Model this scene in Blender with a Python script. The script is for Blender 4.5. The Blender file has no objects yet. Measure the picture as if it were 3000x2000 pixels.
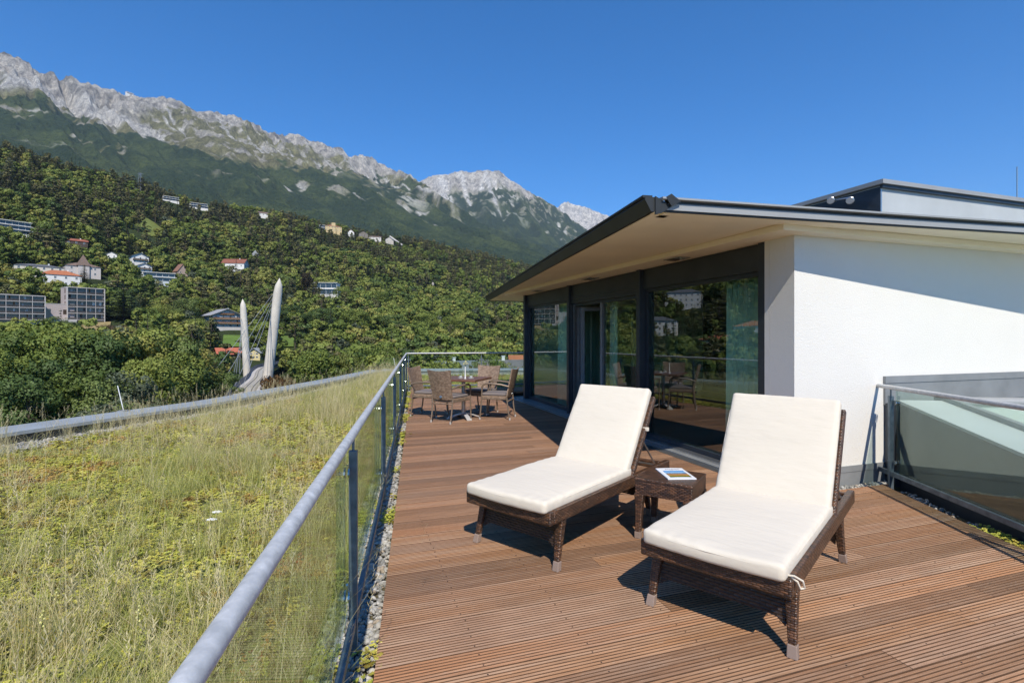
import bpy, math, random
import numpy as np
from mathutils import Vector, Matrix

# ------------------------------------------------------------------ camera, sky, sun, exposure
scene = bpy.context.scene
HC, FP, XC, YH = 1.49, 1500.0, 1500.0, 986.0       # eye height, focal length in photo pixels, principal point
cam_d = bpy.data.cameras.new('camera')
cam = bpy.data.objects.new('camera', cam_d)
scene.collection.objects.link(cam)
cam.location = (0, 0, HC)
cam.rotation_euler = (math.radians(90), 0, 0)
cam_d.sensor_width = 36.0
cam_d.lens = 18.0
cam_d.shift_y = -14.0 / 3000.0
cam_d.clip_start = 0.05
cam_d.clip_end = 40000
scene.camera = cam

SUN_EL = math.radians(48.0)
SH_AZ = math.radians(-9.0)                         # direction shadows fall (from +Y towards +X)
world = bpy.data.worlds.new('World')
scene.world = world
world.use_nodes = True
wnt = world.node_tree
bg = wnt.nodes['Background']
sky = wnt.nodes.new('ShaderNodeTexSky')
sky.sky_type = 'NISHITA'
sky.sun_disc = False
sky.sun_elevation = SUN_EL
sky.altitude = 600
sky.air_density = 1.0
sky.dust_density = 0.0
sky.ozone_density = 10.0
to_sun = Vector((-math.sin(SH_AZ) * math.cos(SUN_EL), -math.cos(SH_AZ) * math.cos(SUN_EL), math.sin(SUN_EL)))
sky.sun_rotation = math.atan2(to_sun.x, to_sun.y)
hs_ = wnt.nodes.new('ShaderNodeHueSaturation')              # the deep blue of a polarised alpine sky, all round
hs_.inputs['Saturation'].default_value = 1.22
wnt.links.new(sky.outputs[0], hs_.inputs['Color'])
wnt.links.new(hs_.outputs[0], bg.inputs[0])
bg.inputs[1].default_value = 0.142
sun_d = bpy.data.lights.new('sun', 'SUN')
sun_d.energy = 4.5
sun_d.angle = math.radians(0.5)
sun_d.color = (1.0, 0.935, 0.83)
sun = bpy.data.objects.new('sun', sun_d)
scene.collection.objects.link(sun)
sun.rotation_euler = to_sun.to_track_quat('Z', 'Y').to_euler()
sun.location = (0, -10, 30)
scene.view_settings.view_transform = 'Standard'
scene.view_settings.look = 'None'
scene.view_settings.gamma = 1.0
scene.view_settings.use_curve_mapping = False
scene.view_settings.exposure = 0.32
scene.render.film_transparent = False
cy = scene.cycles
cy.max_bounces = 7
cy.transparent_max_bounces = 24
cy.glossy_bounces = 4
cy.transmission_bounces = 6
cy.diffuse_bounces = 4
cy.volume_bounces = 0
cy.sample_clamp_indirect = 6.0
cy.caustics_reflective = False
cy.caustics_refractive = False
cy.use_denoising = True
cy.use_adaptive_sampling = True
cy.adaptive_threshold = 0.012

rng = np.random.default_rng(7)
random.seed(7)

# ------------------------------------------------------------------ helpers
def G(x, y, z=0.0):
    """where the ray of photo point (x, y) meets the horizontal plane at height z (survey helper)"""
    Y = (HC - z) * FP / (y - YH)
    return Vector(((x - XC) / FP * Y, Y, z))

def at_depth(x, y, Y):
    return Vector(((x - XC) / FP * Y, Y, HC + (YH - y) / FP * Y))

COL = scene.collection

class MB:
    """collects shapes; build() links them as one mesh object"""
    def __init__(self):
        self.v = []; self.f = []
    def add(self, vs, fs, M=None):
        o = len(self.v)
        if M is not None:
            vs = [M @ Vector(p) for p in vs]
        self.v += [tuple(p) for p in vs]
        self.f += [tuple(i + o for i in q) for q in fs]
        return self
    def box(self, x0, y0, z0, x1, y1, z1, M=None):
        vs = [(x0,y0,z0),(x1,y0,z0),(x1,y1,z0),(x0,y1,z0),(x0,y0,z1),(x1,y0,z1),(x1,y1,z1),(x0,y1,z1)]
        fs = [(0,3,2,1),(4,5,6,7),(0,1,5,4),(1,2,6,5),(2,3,7,6),(3,0,4,7)]
        return self.add(vs, fs, M)
    def bar(self, a, b, w, h):
        """square bar from a to b, w wide across, h high"""
        a = Vector(a); b = Vector(b); d = (b - a).normalized()
        up = Vector((0,0,1)) if abs(d.z) < .95 else Vector((0,1,0))
        s = d.cross(up).normalized(); u = s.cross(d)
        vs = []
        for p in (a, b):
            for i, j in ((-1,-1),(1,-1),(1,1),(-1,1)):
                vs.append(p + s * (i * w / 2) + u * (j * h / 2))
        return self.add(vs, [(3,2,1,0),(4,5,6,7),(0,1,5,4),(1,2,6,5),(2,3,7,6),(3,0,4,7)])
    def tube(self, pts, r, n=8, cap=True, closed=False):
        pts = [Vector(p) for p in pts]; m = len(pts)
        rs = r if isinstance(r, (list, tuple)) else [r] * m
        vs = []; prev = None
        for i, p in enumerate(pts):
            if closed:
                t = (pts[(i + 1) % m] - pts[i - 1]).normalized()
            elif i == 0: t = (pts[1] - p).normalized()
            elif i == m - 1: t = (p - pts[i - 1]).normalized()
            else: t = ((pts[i + 1] - p).normalized() + (p - pts[i - 1]).normalized()).normalized()
            if prev is None:
                ref = Vector((0,0,1)) if abs(t.z) < .9 else Vector((1,0,0))
                u = t.cross(ref).normalized()
            else:
                u = (prev - t * prev.dot(t)).normalized()
            prev = u; w = t.cross(u)
            for k in range(n):
                a = 2 * math.pi * k / n
                vs.append(p + (u * math.cos(a) + w * math.sin(a)) * rs[i])
        fs = []
        for i in range(m - (0 if closed else 1)):
            j = (i + 1) % m
            for k in range(n):
                k2 = (k + 1) % n
                fs.append((i * n + k, i * n + k2, j * n + k2, j * n + k))
        if cap and not closed:
            fs.append(tuple(range(n))[::-1]); fs.append(tuple(range((m - 1) * n, m * n)))
        return self.add(vs, [tuple(reversed(q)) for q in fs])
    def prism(self, poly, z0, z1, M=None):
        n = len(poly)
        a = sum(poly[i][0] * poly[(i + 1) % n][1] - poly[(i + 1) % n][0] * poly[i][1] for i in range(n))
        if a < 0: poly = poly[::-1]
        vs = [(p[0], p[1], z0) for p in poly] + [(p[0], p[1], z1) for p in poly]
        fs = [tuple(range(n))[::-1], tuple(range(n, 2 * n))]
        fs += [(i, (i + 1) % n, n + (i + 1) % n, n + i) for i in range(n)]
        return self.add(vs, fs, M)
    def sweep(self, sec, a, b):
        """extrude a section given as (side, up) offsets along a->b"""
        a = Vector(a); b = Vector(b); d = (b - a).normalized()
        s = d.cross(Vector((0,0,1))).normalized(); u = Vector((0,0,1))
        n = len(sec)
        vs = [a + s * p + u * q for p, q in sec] + [b + s * p + u * q for p, q in sec]
        fs = [tuple(range(n)), tuple(range(n, 2 * n))[::-1]]
        fs += [(i, n + i, n + (i + 1) % n, (i + 1) % n) for i in range(n)]
        return self.add(vs, fs)
    def lathe(self, prof, n=16, c=(0,0,0), cap=True):
        vs = []
        for r, z in prof:
            for k in range(n):
                a = 2 * math.pi * k / n
                vs.append((c[0] + r * math.cos(a), c[1] + r * math.sin(a), c[2] + z))
        fs = []
        for i in range(len(prof) - 1):
            for k in range(n):
                k2 = (k + 1) % n
                fs.append((i * n + k, i * n + k2, (i + 1) * n + k2, (i + 1) * n + k))
        if cap:
            fs.append(tuple(range(n))[::-1]); fs.append(tuple(range((len(prof) - 1) * n, len(prof) * n)))
        return self.add(vs, fs)
    def mesh(self, name, mat=None, smooth=False, uv=True, angle=40):
        me = bpy.data.meshes.new(name)
        me.from_pydata(self.v, [], self.f)
        me.update()
        finish(me, mat, smooth, uv, angle)
        return me
    def build(self, name, mat, parent=None, smooth=False, loc=None, rz=None, bevel=0, uv=True, seg=2, angle=40):
        return obj(name, self.mesh(name, mat, smooth, uv, angle), parent, loc, rz, bevel, seg)

def finish(me, mat, smooth=False, uv=True, angle=40):
    if mat is not None:
        me.materials.append(mat)
    if smooth and len(me.polygons):
        me.polygons.foreach_set('use_smooth', [True] * len(me.polygons))
        me.set_sharp_from_angle(angle=math.radians(angle))
    if uv and len(me.loops):
        npl = len(me.polygons)
        nor = np.empty(npl * 3, 'f'); me.polygons.foreach_get('normal', nor); nor = np.abs(nor.reshape(-1, 3))
        tot = np.empty(npl, 'i'); me.polygons.foreach_get('loop_total', tot)
        ax = np.repeat(np.argmax(nor, 1), tot)
        vi = np.empty(len(me.loops), 'i'); me.loops.foreach_get('vertex_index', vi)
        co = np.empty(len(me.vertices) * 3, 'f'); me.vertices.foreach_get('co', co); co = co.reshape(-1, 3)[vi]
        uvs = np.where((ax == 0)[:, None], co[:, [1, 2]], np.where((ax == 1)[:, None], co[:, [0, 2]], co[:, [0, 1]]))
        lay = me.uv_layers.new(name='UVMap')
        lay.data.foreach_set('uv', uvs.astype('f').ravel())

def obj(name, me, parent=None, loc=None, rz=None, bevel=0, seg=2):
    o = bpy.data.objects.new(name, me)
    COL.objects.link(o)
    if parent is not None: o.parent = parent
    if loc is not None: o.location = loc
    if rz is not None: o.rotation_euler = (0, 0, rz)
    if bevel:
        b = o.modifiers.new('bevel', 'BEVEL'); b.width = bevel; b.segments = seg; b.limit_method = 'ANGLE'
        b.angle_limit = math.radians(35); b.harden_normals = False
    return o

def tag(o, label=None, cat=None, group=None, kind=None):
    if label: o['label'] = label
    if cat: o['category'] = cat
    if group: o['group'] = group
    if kind: o['kind'] = kind
    return o

def thing(name, label, cat, loc=(0,0,0), rz=0.0, group=None):
    o = bpy.data.objects.new(name, None); COL.objects.link(o)
    o.location = loc; o.rotation_euler = (0, 0, rz); o.empty_display_size = .2
    return tag(o, label, cat, group)

def copy_tree(o, parent=None):
    c = o.copy(); COL.objects.link(c)
    if parent is not None: c.parent = parent
    for ch in list(o.children): copy_tree(ch, c)
    return c

def np_mesh(name, V, F, mat=None, smooth=False):
    """V (n,3), F (m,4) or (m,3) arrays"""
    me = bpy.data.meshes.new(name)
    V = np.asarray(V, 'f'); F = np.asarray(F, 'i')
    me.vertices.add(len(V)); me.vertices.foreach_set('co', V.ravel())
    k = F.shape[1]
    me.loops.add(F.size); me.loops.foreach_set('vertex_index', F.ravel())
    me.polygons.add(len(F))
    me.polygons.foreach_set('loop_start', np.arange(0, F.size, k, dtype='i'))
    if smooth: me.polygons.foreach_set('use_smooth', np.ones(len(F), bool))
    me.update(calc_edges=True)
    if mat is not None: me.materials.append(mat)
    return me

def point_color(me, name, cols):
    a = me.attributes.new(name, 'FLOAT_COLOR', 'POINT')
    c = np.ones((len(cols), 4), 'f'); c[:, :cols.shape[1]] = cols
    a.data.foreach_set('color', c.ravel())

def grid_faces(n, m):
    i = np.arange(n - 1)[:, None] * m + np.arange(m - 1)[None, :]
    return np.stack([i, i + m, i + m + 1, i + 1], -1).reshape(-1, 4)

# value noise on numpy arrays
_perm = np.random.default_rng(3).random((256, 256)).astype('f')
def vnoise(x, y):
    xi = np.floor(x).astype(int); yi = np.floor(y).astype(int)
    fx = x - xi; fy = y - yi
    fx = fx * fx * fx * (fx * (fx * 6 - 15) + 10); fy = fy * fy * fy * (fy * (fy * 6 - 15) + 10)
    a = _perm[xi & 255, yi & 255]; b = _perm[(xi + 1) & 255, yi & 255]
    c = _perm[xi & 255, (yi + 1) & 255]; d = _perm[(xi + 1) & 255, (yi + 1) & 255]
    return (a * (1 - fx) + b * fx) * (1 - fy) + (c * (1 - fx) + d * fx) * fy
def fbm(x, y, o=4, g=.5):
    s = 0; a = 1; t = 0
    for k in range(o):
        s = s + a * vnoise(x * 2 ** k + 17.3 * k, y * 2 ** k + 5.1 * k); t += a; a *= g
    return s / t
def ridged(x, y, o=4, g=.5):
    s = 0; a = 1; t = 0
    for k in range(o):
        s = s + a * (1 - np.abs(2 * vnoise(x * 2 ** k + 31.7 * k, y * 2 ** k + 9.4 * k) - 1)); t += a; a *= g
    return s / t

def scatter(name, pts, rot, scl, idx, sources):
    """one object that instances the sources on its points (for uncountable growth)"""
    me = bpy.data.meshes.new(name)
    pts = np.asarray(pts, 'f'); n = len(pts)
    me.vertices.add(n); me.vertices.foreach_set('co', pts.ravel())
    a = me.attributes.new('rot', 'FLOAT_VECTOR', 'POINT'); a.data.foreach_set('vector', np.asarray(rot, 'f').ravel())
    a = me.attributes.new('scl', 'FLOAT_VECTOR', 'POINT'); s = np.asarray(scl, 'f')
    if s.ndim == 1: s = np.repeat(s[:, None], 3, 1)
    a.data.foreach_set('vector', s.ravel())
    a = me.attributes.new('idx', 'INT', 'POINT'); a.data.foreach_set('value', np.asarray(idx, 'i'))
    me.update()
    o = obj(name, me)
    c = bpy.data.collections.new(name + '_kinds')
    for k, (m) in enumerate(sources):
        so = bpy.data.objects.new('%s_kind_%02d' % (name, k), m); c.objects.link(so)
    ng = bpy.data.node_groups.new(name + '_spread', 'GeometryNodeTree')
    ng.interface.new_socket('Geometry', in_out='INPUT', socket_type='NodeSocketGeometry')
    ng.interface.new_socket('Geometry', in_out='OUTPUT', socket_type='NodeSocketGeometry')
    N = ng.nodes; L = ng.links
    gi = N.new('NodeGroupInput'); go = N.new('NodeGroupOutput')
    ci = N.new('GeometryNodeCollectionInfo'); ci.inputs['Collection'].default_value = c
    ci.inputs['Separate Children'].default_value = True; ci.inputs['Reset Children'].default_value = True
    ip = N.new('GeometryNodeInstanceOnPoints'); ip.inputs['Pick Instance'].default_value = True
    def na(nm, ty):
        q = N.new('GeometryNodeInputNamedAttribute'); q.data_type = ty; q.inputs['Name'].default_value = nm
        return [s for s in q.outputs if s.enabled and s.name == 'Attribute'][0]
    er = N.new('FunctionNodeEulerToRotation')
    L.new(na('rot', 'FLOAT_VECTOR'), er.inputs[0])
    L.new(gi.outputs[0], ip.inputs['Points']); L.new(ci.outputs[0], ip.inputs['Instance'])
    L.new(na('idx', 'INT'), ip.inputs['Instance Index']); L.new(er.outputs[0], ip.inputs['Rotation'])
    L.new(na('scl', 'FLOAT_VECTOR'), ip.inputs['Scale'])
    L.new(ip.outputs[0], go.inputs[0])
    md = o.modifiers.new('spread', 'NODES'); md.node_group = ng
    return o
# ------------------------------------------------------------------ materials
class NT:
    def __init__(self, name):
        self.m = bpy.data.materials.new(name); self.m.use_nodes = True
        self.t = self.m.node_tree; self.b = self.t.nodes['Principled BSDF']; self.out = self.t.nodes['Material Output']
    def n(self, ty, ins=None, **pr):
        q = self.t.nodes.new(ty)
        for k, v in pr.items(): setattr(q, k, v)
        for k, v in (ins or {}).items(): self.set(q.inputs[k], v)
        return q
    def set(self, s, v):
        if isinstance(v, bpy.types.NodeSocket): self.t.links.new(v, s)
        elif isinstance(v, bpy.types.Node): self.t.links.new(v.outputs[0], s)
        else:
            if isinstance(v, (tuple, list)) and len(v) == 3 and s.type == 'RGBA': v = (*v, 1)
            s.default_value = v
    def math(self, op, a, b=0.0, c=None, clamp=False):
        ins = {0: a, 1: b}
        if c is not None: ins[2] = c
        return self.n('ShaderNodeMath', ins, operation=op, use_clamp=clamp).outputs[0]
    def ramp(self, fac, stops, interp='LINEAR'):
        r = self.n('ShaderNodeValToRGB', {0: fac}); r.color_ramp.interpolation = interp
        e = r.color_ramp.elements
        while len(e) < len(stops): e.new(0.5)
        for k, (p, c) in enumerate(stops):
            e[k].position = p; e[k].color = (*c, 1) if len(c) == 3 else c
        return r.outputs[0]
    def mix(self, f, a, b, blend='MIX'):
        q = self.n('ShaderNodeMix', data_type='RGBA', blend_type=blend)
        self.set(q.inputs[0], f); self.set(q.inputs[6], a); self.set(q.inputs[7], b)
        return q.outputs[2]
    def noise(self, vec, scale, detail=3, rough=.55, out=0):
        q = self.n('ShaderNodeTexNoise', {'Scale': scale, 'Detail': detail, 'Roughness': rough})
        if vec is not None: self.set(q.inputs['Vector'], vec)
        return q.outputs[out]
    def coord(self, k='Object'):
        return self.n('ShaderNodeTexCoord').outputs[k]
    def scale(self, vec, s):
        return self.n('ShaderNodeMapping', {'Vector': vec, 'Scale': s}).outputs[0]
    def bump(self, h, strength=.5, dist=.01):
        b = self.n('ShaderNodeBump', {'Height': h, 'Strength': strength, 'Distance': dist})
        self.set(self.b.inputs['Normal'], b)
    def rnd(self):
        return self.n('ShaderNodeObjectInfo').outputs['Random']
    def p(self, **k):
        for a, v in k.items():
            self.set(self.b.inputs[{'col': 'Base Color', 'rough': 'Roughness', 'metal': 'Metallic', 'spec': 'Specular IOR Level'}.get(a, a)], v)
        return self

def simple(name, col, rough=.6, metal=0., var=.12, vs=3., bump=0., bs=60., spec=.4, rough_var=.0):
    N = NT(name); c = N.coord()
    f = N.noise(c, vs, 4)
    a = tuple(x * (1 - var) for x in col); b = tuple(min(1, x * (1 + var)) for x in col)
    N.p(col=N.ramp(f, [(.3, a), (.7, b)]), rough=rough, metal=metal, spec=spec)
    if rough_var:
        N.p(rough=N.math('MULTIPLY_ADD', N.noise(c, vs * 3, 3), rough_var, rough - rough_var / 2))
    if bump:
        N.bump(N.noise(c, bs, 3), bump, .01)
    return N.m

M = {}
M['white_paint'] = simple('white_paint', (.75, .74, .70), .7)
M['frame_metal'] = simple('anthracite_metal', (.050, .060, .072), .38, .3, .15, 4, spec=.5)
M['dark_metal'] = simple('dark_shaded_metal', (.035, .037, .036), .45, .2, .2, 3)  # near-black; the shaded eave's darkness is part of this colour
M['grey_metal'] = simple('grey_sheet_metal', (.235, .245, .25), .55, .12, .16, 2.5, .08, 12)
M['fascia_metal'] = simple('pale_fascia_metal', (.34, .345, .34), .5, .12, .08, 1.5)
M['pale_sheet'] = simple('pale_sheet_metal', (.50, .52, .51), .55, .1, .08, 1.2)
M['soffit'] = simple('soffit_paint', (.90, .81, .63), .8, 0, .05, 1.5, .1, 80)
M['steel'] = simple('brushed_steel', (.55, .55, .54), .28, .9, .1, 6)
M['chrome'] = simple('polished_steel', (.7, .69, .66), .15, 1, .05, 6)
M['rubber'] = simple('black_rubber', (.012, .012, .013), .7)
M['concrete'] = simple('concrete', (.40, .385, .35), .85, 0, .14, .25, .2, 2)
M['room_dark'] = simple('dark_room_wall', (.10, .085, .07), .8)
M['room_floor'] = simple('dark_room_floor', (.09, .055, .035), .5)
M['pot_white'] = simple('white_porcelain', (.8, .8, .78), .2)
M['plastic_foot'] = simple('taupe_plastic_foot', (.29, .215, .175), .5)
M['foot_silver'] = simple('silver_plastic_foot', (.62, .6, .57), .35, .3)
M['chair_tube'] = simple('taupe_powder_tube', (.24, .18, .13), .42, .25, .1, 5)
M['dark_tube'] = simple('dark_brown_tube', (.05, .033, .025), .4, .3)
M['soil'] = simple('roof_soil', (.10, .085, .045), .95, 0, .5, 9, .8, 30)

def galv():
    N = NT('galvanised_steel'); c = N.coord()
    v = N.n('ShaderNodeTexVoronoi', {'Vector': c, 'Scale': 55.}).outputs['Color']
    f = N.noise(c, 26, 4, .65)
    col = N.ramp(f, [(.3, (.42, .43, .43)), (.55, (.55, .555, .55)), (.75, (.70, .70, .69))])
    N.p(col=col, rough=N.math('MULTIPLY_ADD', f, .25, .42), metal=.12)
    N.bump(f, .06, .003)
    return N.m
M['galv'] = galv()
def post_metal():
    N = NT('galvanised_post'); c = N.coord()
    f = N.noise(c, 18, 4, .6)
    N.p(col=N.ramp(f, [(.3, (.10, .135, .16)), (.7, (.19, .235, .265))]), rough=.45, metal=.5)
    return N.m
M['post'] = post_metal()

def glass(name, tint, ior, dirt=.0):
    N = NT(name); t = N.t
    t.nodes.remove(N.b)
    tr = N.n('ShaderNodeBsdfTransparent', {'Color': (*tint, 1)})
    gl = N.n('ShaderNodeBsdfGlossy', {'Color': (.93, .96, .95, 1), 'Roughness': 0.0})
    # faint waviness of float glass
    nz = N.noise(N.coord(), .9, 2)
    bp = N.n('ShaderNodeBump', {'Height': nz, 'Strength': .025, 'Distance': .05})
    N.set(gl.inputs['Normal'], bp.outputs[0])
    fr = N.n('ShaderNodeFresnel', {'IOR': ior})
    front = N.math('SUBTRACT', 1.0, N.n('ShaderNodeNewGeometry').outputs['Backfacing'])   # reflect once, at the outer face
    mx = N.n('ShaderNodeMixShader', {0: N.math('MULTIPLY', fr.outputs[0], front), 1: tr, 2: gl})
    N.set(N.out.inputs[0], mx)
    return N.m
M['window_glass'] = glass('window_glass', (.76, .90, .83), 2.6)
M['rail_glass'] = glass('railing_glass', (.88, .94, .91), 2.3)
M['rail_glass_coated'] = glass('coated_railing_glass', (.86, .93, .90), 2.7)
M['sky_glass'] = glass('skylight_glass', (.80, .88, .87), 1.7)
M['tumbler_glass'] = glass('tumbler_glass', (.93, .95, .94), 1.45)
M['far_window'] = simple('far_window_glass', (.03, .04, .05), .12, .0, .3, .4, spec=.8)

def stucco(name, col, scale, strength):
    N = NT(name); c = N.coord()
    big = N.noise(c, .8, 3)
    N.p(col=N.ramp(big, [(.3, tuple(x * .95 for x in col)), (.7, col)]), rough=.9, spec=.2)
    a = N.noise(c, scale, 2, .7); v = N.n('ShaderNodeTexVoronoi', {'Vector': c, 'Scale': scale * 1.2}).outputs['Distance']
    N.bump(N.math('ADD', a, v), strength, .006)
    return N.m
M['stucco'] = stucco('white_stucco', (.80, .775, .715), 120, .42)

def weave(name, cols, row, stake, rough, spec, dist=.004):
    """plaited strands laid out along the surface in metres"""
    N = NT(name); uv = N.coord('UV')
    s = N.n('ShaderNodeSeparateXYZ', {0: uv})
    u = N.math('DIVIDE', s.outputs[0], stake); v = N.math('DIVIDE', s.outputs[1], row)
    r = N.math('FLOOR', v)
    par = N.math('MULTIPLY', N.math('MODULO', N.math('ABSOLUTE', r), 2.0), .5)
    ph = N.math('ADD', u, par)
    hump = N.math('POWER', N.math('ABSOLUTE', N.math('SINE', N.math('MULTIPLY', ph, math.pi))), .6)
    prof = N.math('POWER', N.math('ABSOLUTE', N.math('SINE', N.math('MULTIPLY', v, math.pi))), .5)
    h = N.math('MULTIPLY', hump, prof)
    cell = N.n('ShaderNodeCombineXYZ', {0: N.math('FLOOR', ph), 1: r, 2: 0.0})
    wn = N.n('ShaderNodeTexWhiteNoise', {0: cell}, noise_dimensions='3D').outputs[0]
    col = N.ramp(wn, [(0, cols[0]), (.5, cols[1]), (1, cols[2])])
    gap = N.math('SMOOTH_MIN', N.math('MULTIPLY', h, 2.2), 1.0, .2)
    N.p(col=N.mix(gap, tuple(x * .25 for x in cols[0]), col), rough=rough, spec=spec)
    N.bump(h, .9, dist)
    return N.m
M['wicker'] = weave('dark_wicker', [(.040, .022, .014), (.085, .044, .025), (.17, .080, .040)], .0105, .034, .3, .6)
M['wicker_in'] = weave('dark_wicker_panel', [(.030, .020, .016), (.045, .029, .022), (.065, .040, .029)], .016, .05, .4, .5)
M['chair_weave'] = weave('brown_wicker', [(.22, .145, .095), (.32, .22, .15), (.42, .30, .21)], .016, .036, .42, .45, .006)

def cloth(name, col, wr):
    N = NT(name); c = N.coord()
    N.p(col=N.ramp(N.noise(c, 3, 3), [(.3, tuple(x * .96 for x in col)), (.7, col)]), rough=.92, spec=.15)
    N.b.inputs['Sheen Weight'].default_value = .15
    w1 = N.noise(N.scale(c, (2.2, 6.5, 4)), 2.0, 3, .5); fine = N.noise(c, 500, 2)
    N.bump(N.math('MULTIPLY_ADD', fine, .012, w1), wr, .03)
    return N.m
M['cushion'] = cloth('cream_cushion', (.72, .645, .525), .28)
M['cushion_back'] = M['cushion']
M['grey_cushion'] = cloth('taupe_seat_cushion', (.20, .17, .16), .2)
M['curtain'] = simple('sheer_curtain', (.88, .89, .84), .9)
M['curtain'].node_tree.nodes['Principled BSDF'].inputs['Transmission Weight'].default_value = 0

def plank_mat():
    N = NT('hardwood_plank'); c = N.coord(); r = N.rnd()
    off = N.n('ShaderNodeVectorMath', {0: c, 1: N.n('ShaderNodeCombineXYZ', {0: N.math('MULTIPLY', r, 37.), 1: N.math('MULTIPLY', r, 11.), 2: 0.}).outputs[0]}, operation='ADD').outputs[0]
    grain = N.noise(N.scale(off, (1.3, 42, 10)), 3.2, 5, .65)
    streak = N.noise(N.scale(off, (.5, 7, 1)), 1.6, 4, .6)
    worn = N.noise(off, 1.1, 3, .5)
    base = N.ramp(r, [(0, (.40, .19, .090)), (.2, (.47, .245, .125)), (.4, (.31, .165, .088)), (.6, (.50, .255, .12)), (.8, (.36, .20, .115)), (1, (.45, .27, .165))])
    grey = N.mix(N.math('MULTIPLY', N.ramp(streak, [(.42, (0, 0, 0)), (.72, (1, 1, 1))]), .55), base, (.54, .385, .265))
    col = N.mix(N.math('MULTIPLY', N.ramp(worn, [(.55, (0, 0, 0)), (.8, (1, 1, 1))]), .5), grey, (.17, .12, .085))
    col = N.mix(.55, col, N.ramp(grain, [(.28, (.35, .33, .31)), (.55, (1, 1, 1)), (.75, (1.35, 1.32, 1.28))]), 'MULTIPLY')
    # silvered age differs along the terrace: an older, greyer far part
    pos = N.n('ShaderNodeSeparateXYZ', {0: N.n('ShaderNodeNewGeometry').outputs['Position']})
    age = N.n('ShaderNodeMapRange', {0: pos.outputs[1], 1: 3.4, 2: 6.0, 3: 0., 4: .55}).outputs[0]
    wav = N.math('MULTIPLY', age, N.ramp(N.noise(None, .9, 2), [(.25, (.5, .5, .5)), (.7, (1, 1, 1))]))
    col = N.mix(wav, col, N.mix(grain, (.15, .082, .052), (.31, .19, .128)))
    lum = N.math('MULTIPLY_ADD', N.math('FRACT', N.math('MULTIPLY', r, 13.7)), .58, .76)
    col = N.mix(1., col, N.n('ShaderNodeCombineXYZ', {0: lum, 1: lum, 2: lum}).outputs[0], 'MULTIPLY')
    scr = N.noise(N.scale(off, (3.0, 9., 1)), 7.0, 2, .5)
    col = N.mix(N.math('MULTIPLY', N.ramp(scr, [(.66, (0, 0, 0)), (.74, (1, 1, 1))]), .35), col, (.56, .42, .30))
    N.p(col=col, rough=N.math('MULTIPLY_ADD', grain, .25, .5), spec=.3)
    N.bump(grain, .25, .003)
    return N.m
M['plank'] = plank_mat()
M['table_wood'] = simple('brown_table_board', (.16, .075, .05), .35, 0, .2, 6)
M['beam_dark'] = simple('dark_joist', (.02, .016, .013), .95)
M['screw'] = simple('screw_head', (.07, .05, .04), .5, .5)

def foliage(name, stops, trans=.25, vscale=1.0, rough=.55):
    N = NT(name)
    a = N.n('ShaderNodeAttribute', attribute_name='tone')
    r = N.rnd()
    f = N.math('ADD', N.math('MULTIPLY', a.outputs['Fac'], .34), N.math('MULTIPLY', r, .66))
    col = N.ramp(f, stops)
    N.p(col=col, rough=rough, spec=.25)
    tr = N.n('ShaderNodeBsdfTranslucent', {0: col})
    mx = N.n('ShaderNodeMixShader', {0: trans, 1: N.b.outputs[0], 2: tr.outputs[0]})
    N.set(N.out.inputs[0], mx)
    return N.m
M['leaf'] = foliage('broadleaf_foliage', [(.08, (.095, .140, .030)), (.35, (.170, .220, .044)), (.6, (.240, .285, .060)), (.82, (.32, .32, .080)), (.97, (.35, .28, .09))], .25)
M['leaf_dark'] = foliage('dark_foliage', [(.1, (.062, .100, .028)), (.5, (.110, .165, .044)), (.9, (.19, .235, .068))], .2)
M['leaf_light'] = foliage('light_foliage', [(.1, (.10, .145, .030)), (.5, (.16, .205, .045)), (.9, (.23, .235, .065))], .35)
M['leaf_grey'] = foliage('grey_green_foliage', [(.1, (.075, .095, .055)), (.5, (.12, .145, .085)), (.9, (.17, .19, .12))])
M['leaf_red'] = foliage('copper_foliage', [(.1, (.045, .034, .018)), (.5, (.085, .062, .030)), (.9, (.13, .09, .04))])
M['leaf_brown'] = foliage('russet_foliage', [(.1, (.10, .055, .02)), (.5, (.17, .09, .03)), (.9, (.14, .12, .035))])
M['needle'] = foliage('conifer_needles', [(.1, (.034, .056, .024)), (.5, (.060, .088, .034)), (.9, (.105, .125, .048))], .1)
M['needle_olive'] = foliage('pine_needles', [(.1, (.085, .092, .032)), (.5, (.135, .138, .050)), (.9, (.195, .172, .07))], .1)
M['bark'] = simple('bark', (.085, .065, .048), .95, 0, .4, 4, .6, 12)

M['groove'] = simple('dark_plank_groove', (.12, .064, .036), .95, 0, .35, 9)  # darker brown laid on groove faces and plank side walls

M['coping'] = simple('pale_coping_metal', (.33, .36, .375), .5, .12, .12, 1.2, .05, 8)
# ------------------------------------------------------------------ terrace deck
RAIL_AZ = math.radians(10.46)
RD = Vector((-math.sin(RAIL_AZ), math.cos(RAIL_AZ), 0))         # along the left railing, away from the eye
RN = Vector((math.cos(RAIL_AZ), math.sin(RAIL_AZ), 0))
RAIL0 = Vector((-.643, 1.785, 0))                               # a point under the left handrail
FAC = math.radians(18.7)
C0 = Vector((2.735, 4.96, 0))                                   # corner of the penthouse
FX = Vector((math.cos(FAC), math.sin(FAC), 0))                  # into the building
FY = Vector((-math.sin(FAC), math.cos(FAC), 0))                 # along the glass front, away
def L2W(x, y, z=0.0):
    p = C0 + FX * x + FY * y
    return Vector((p.x, p.y, z))
RR0 = Vector((3.78, 5.11, 0)); RRD = Vector((-.097, -.9953, 0)) # right railing

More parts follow.
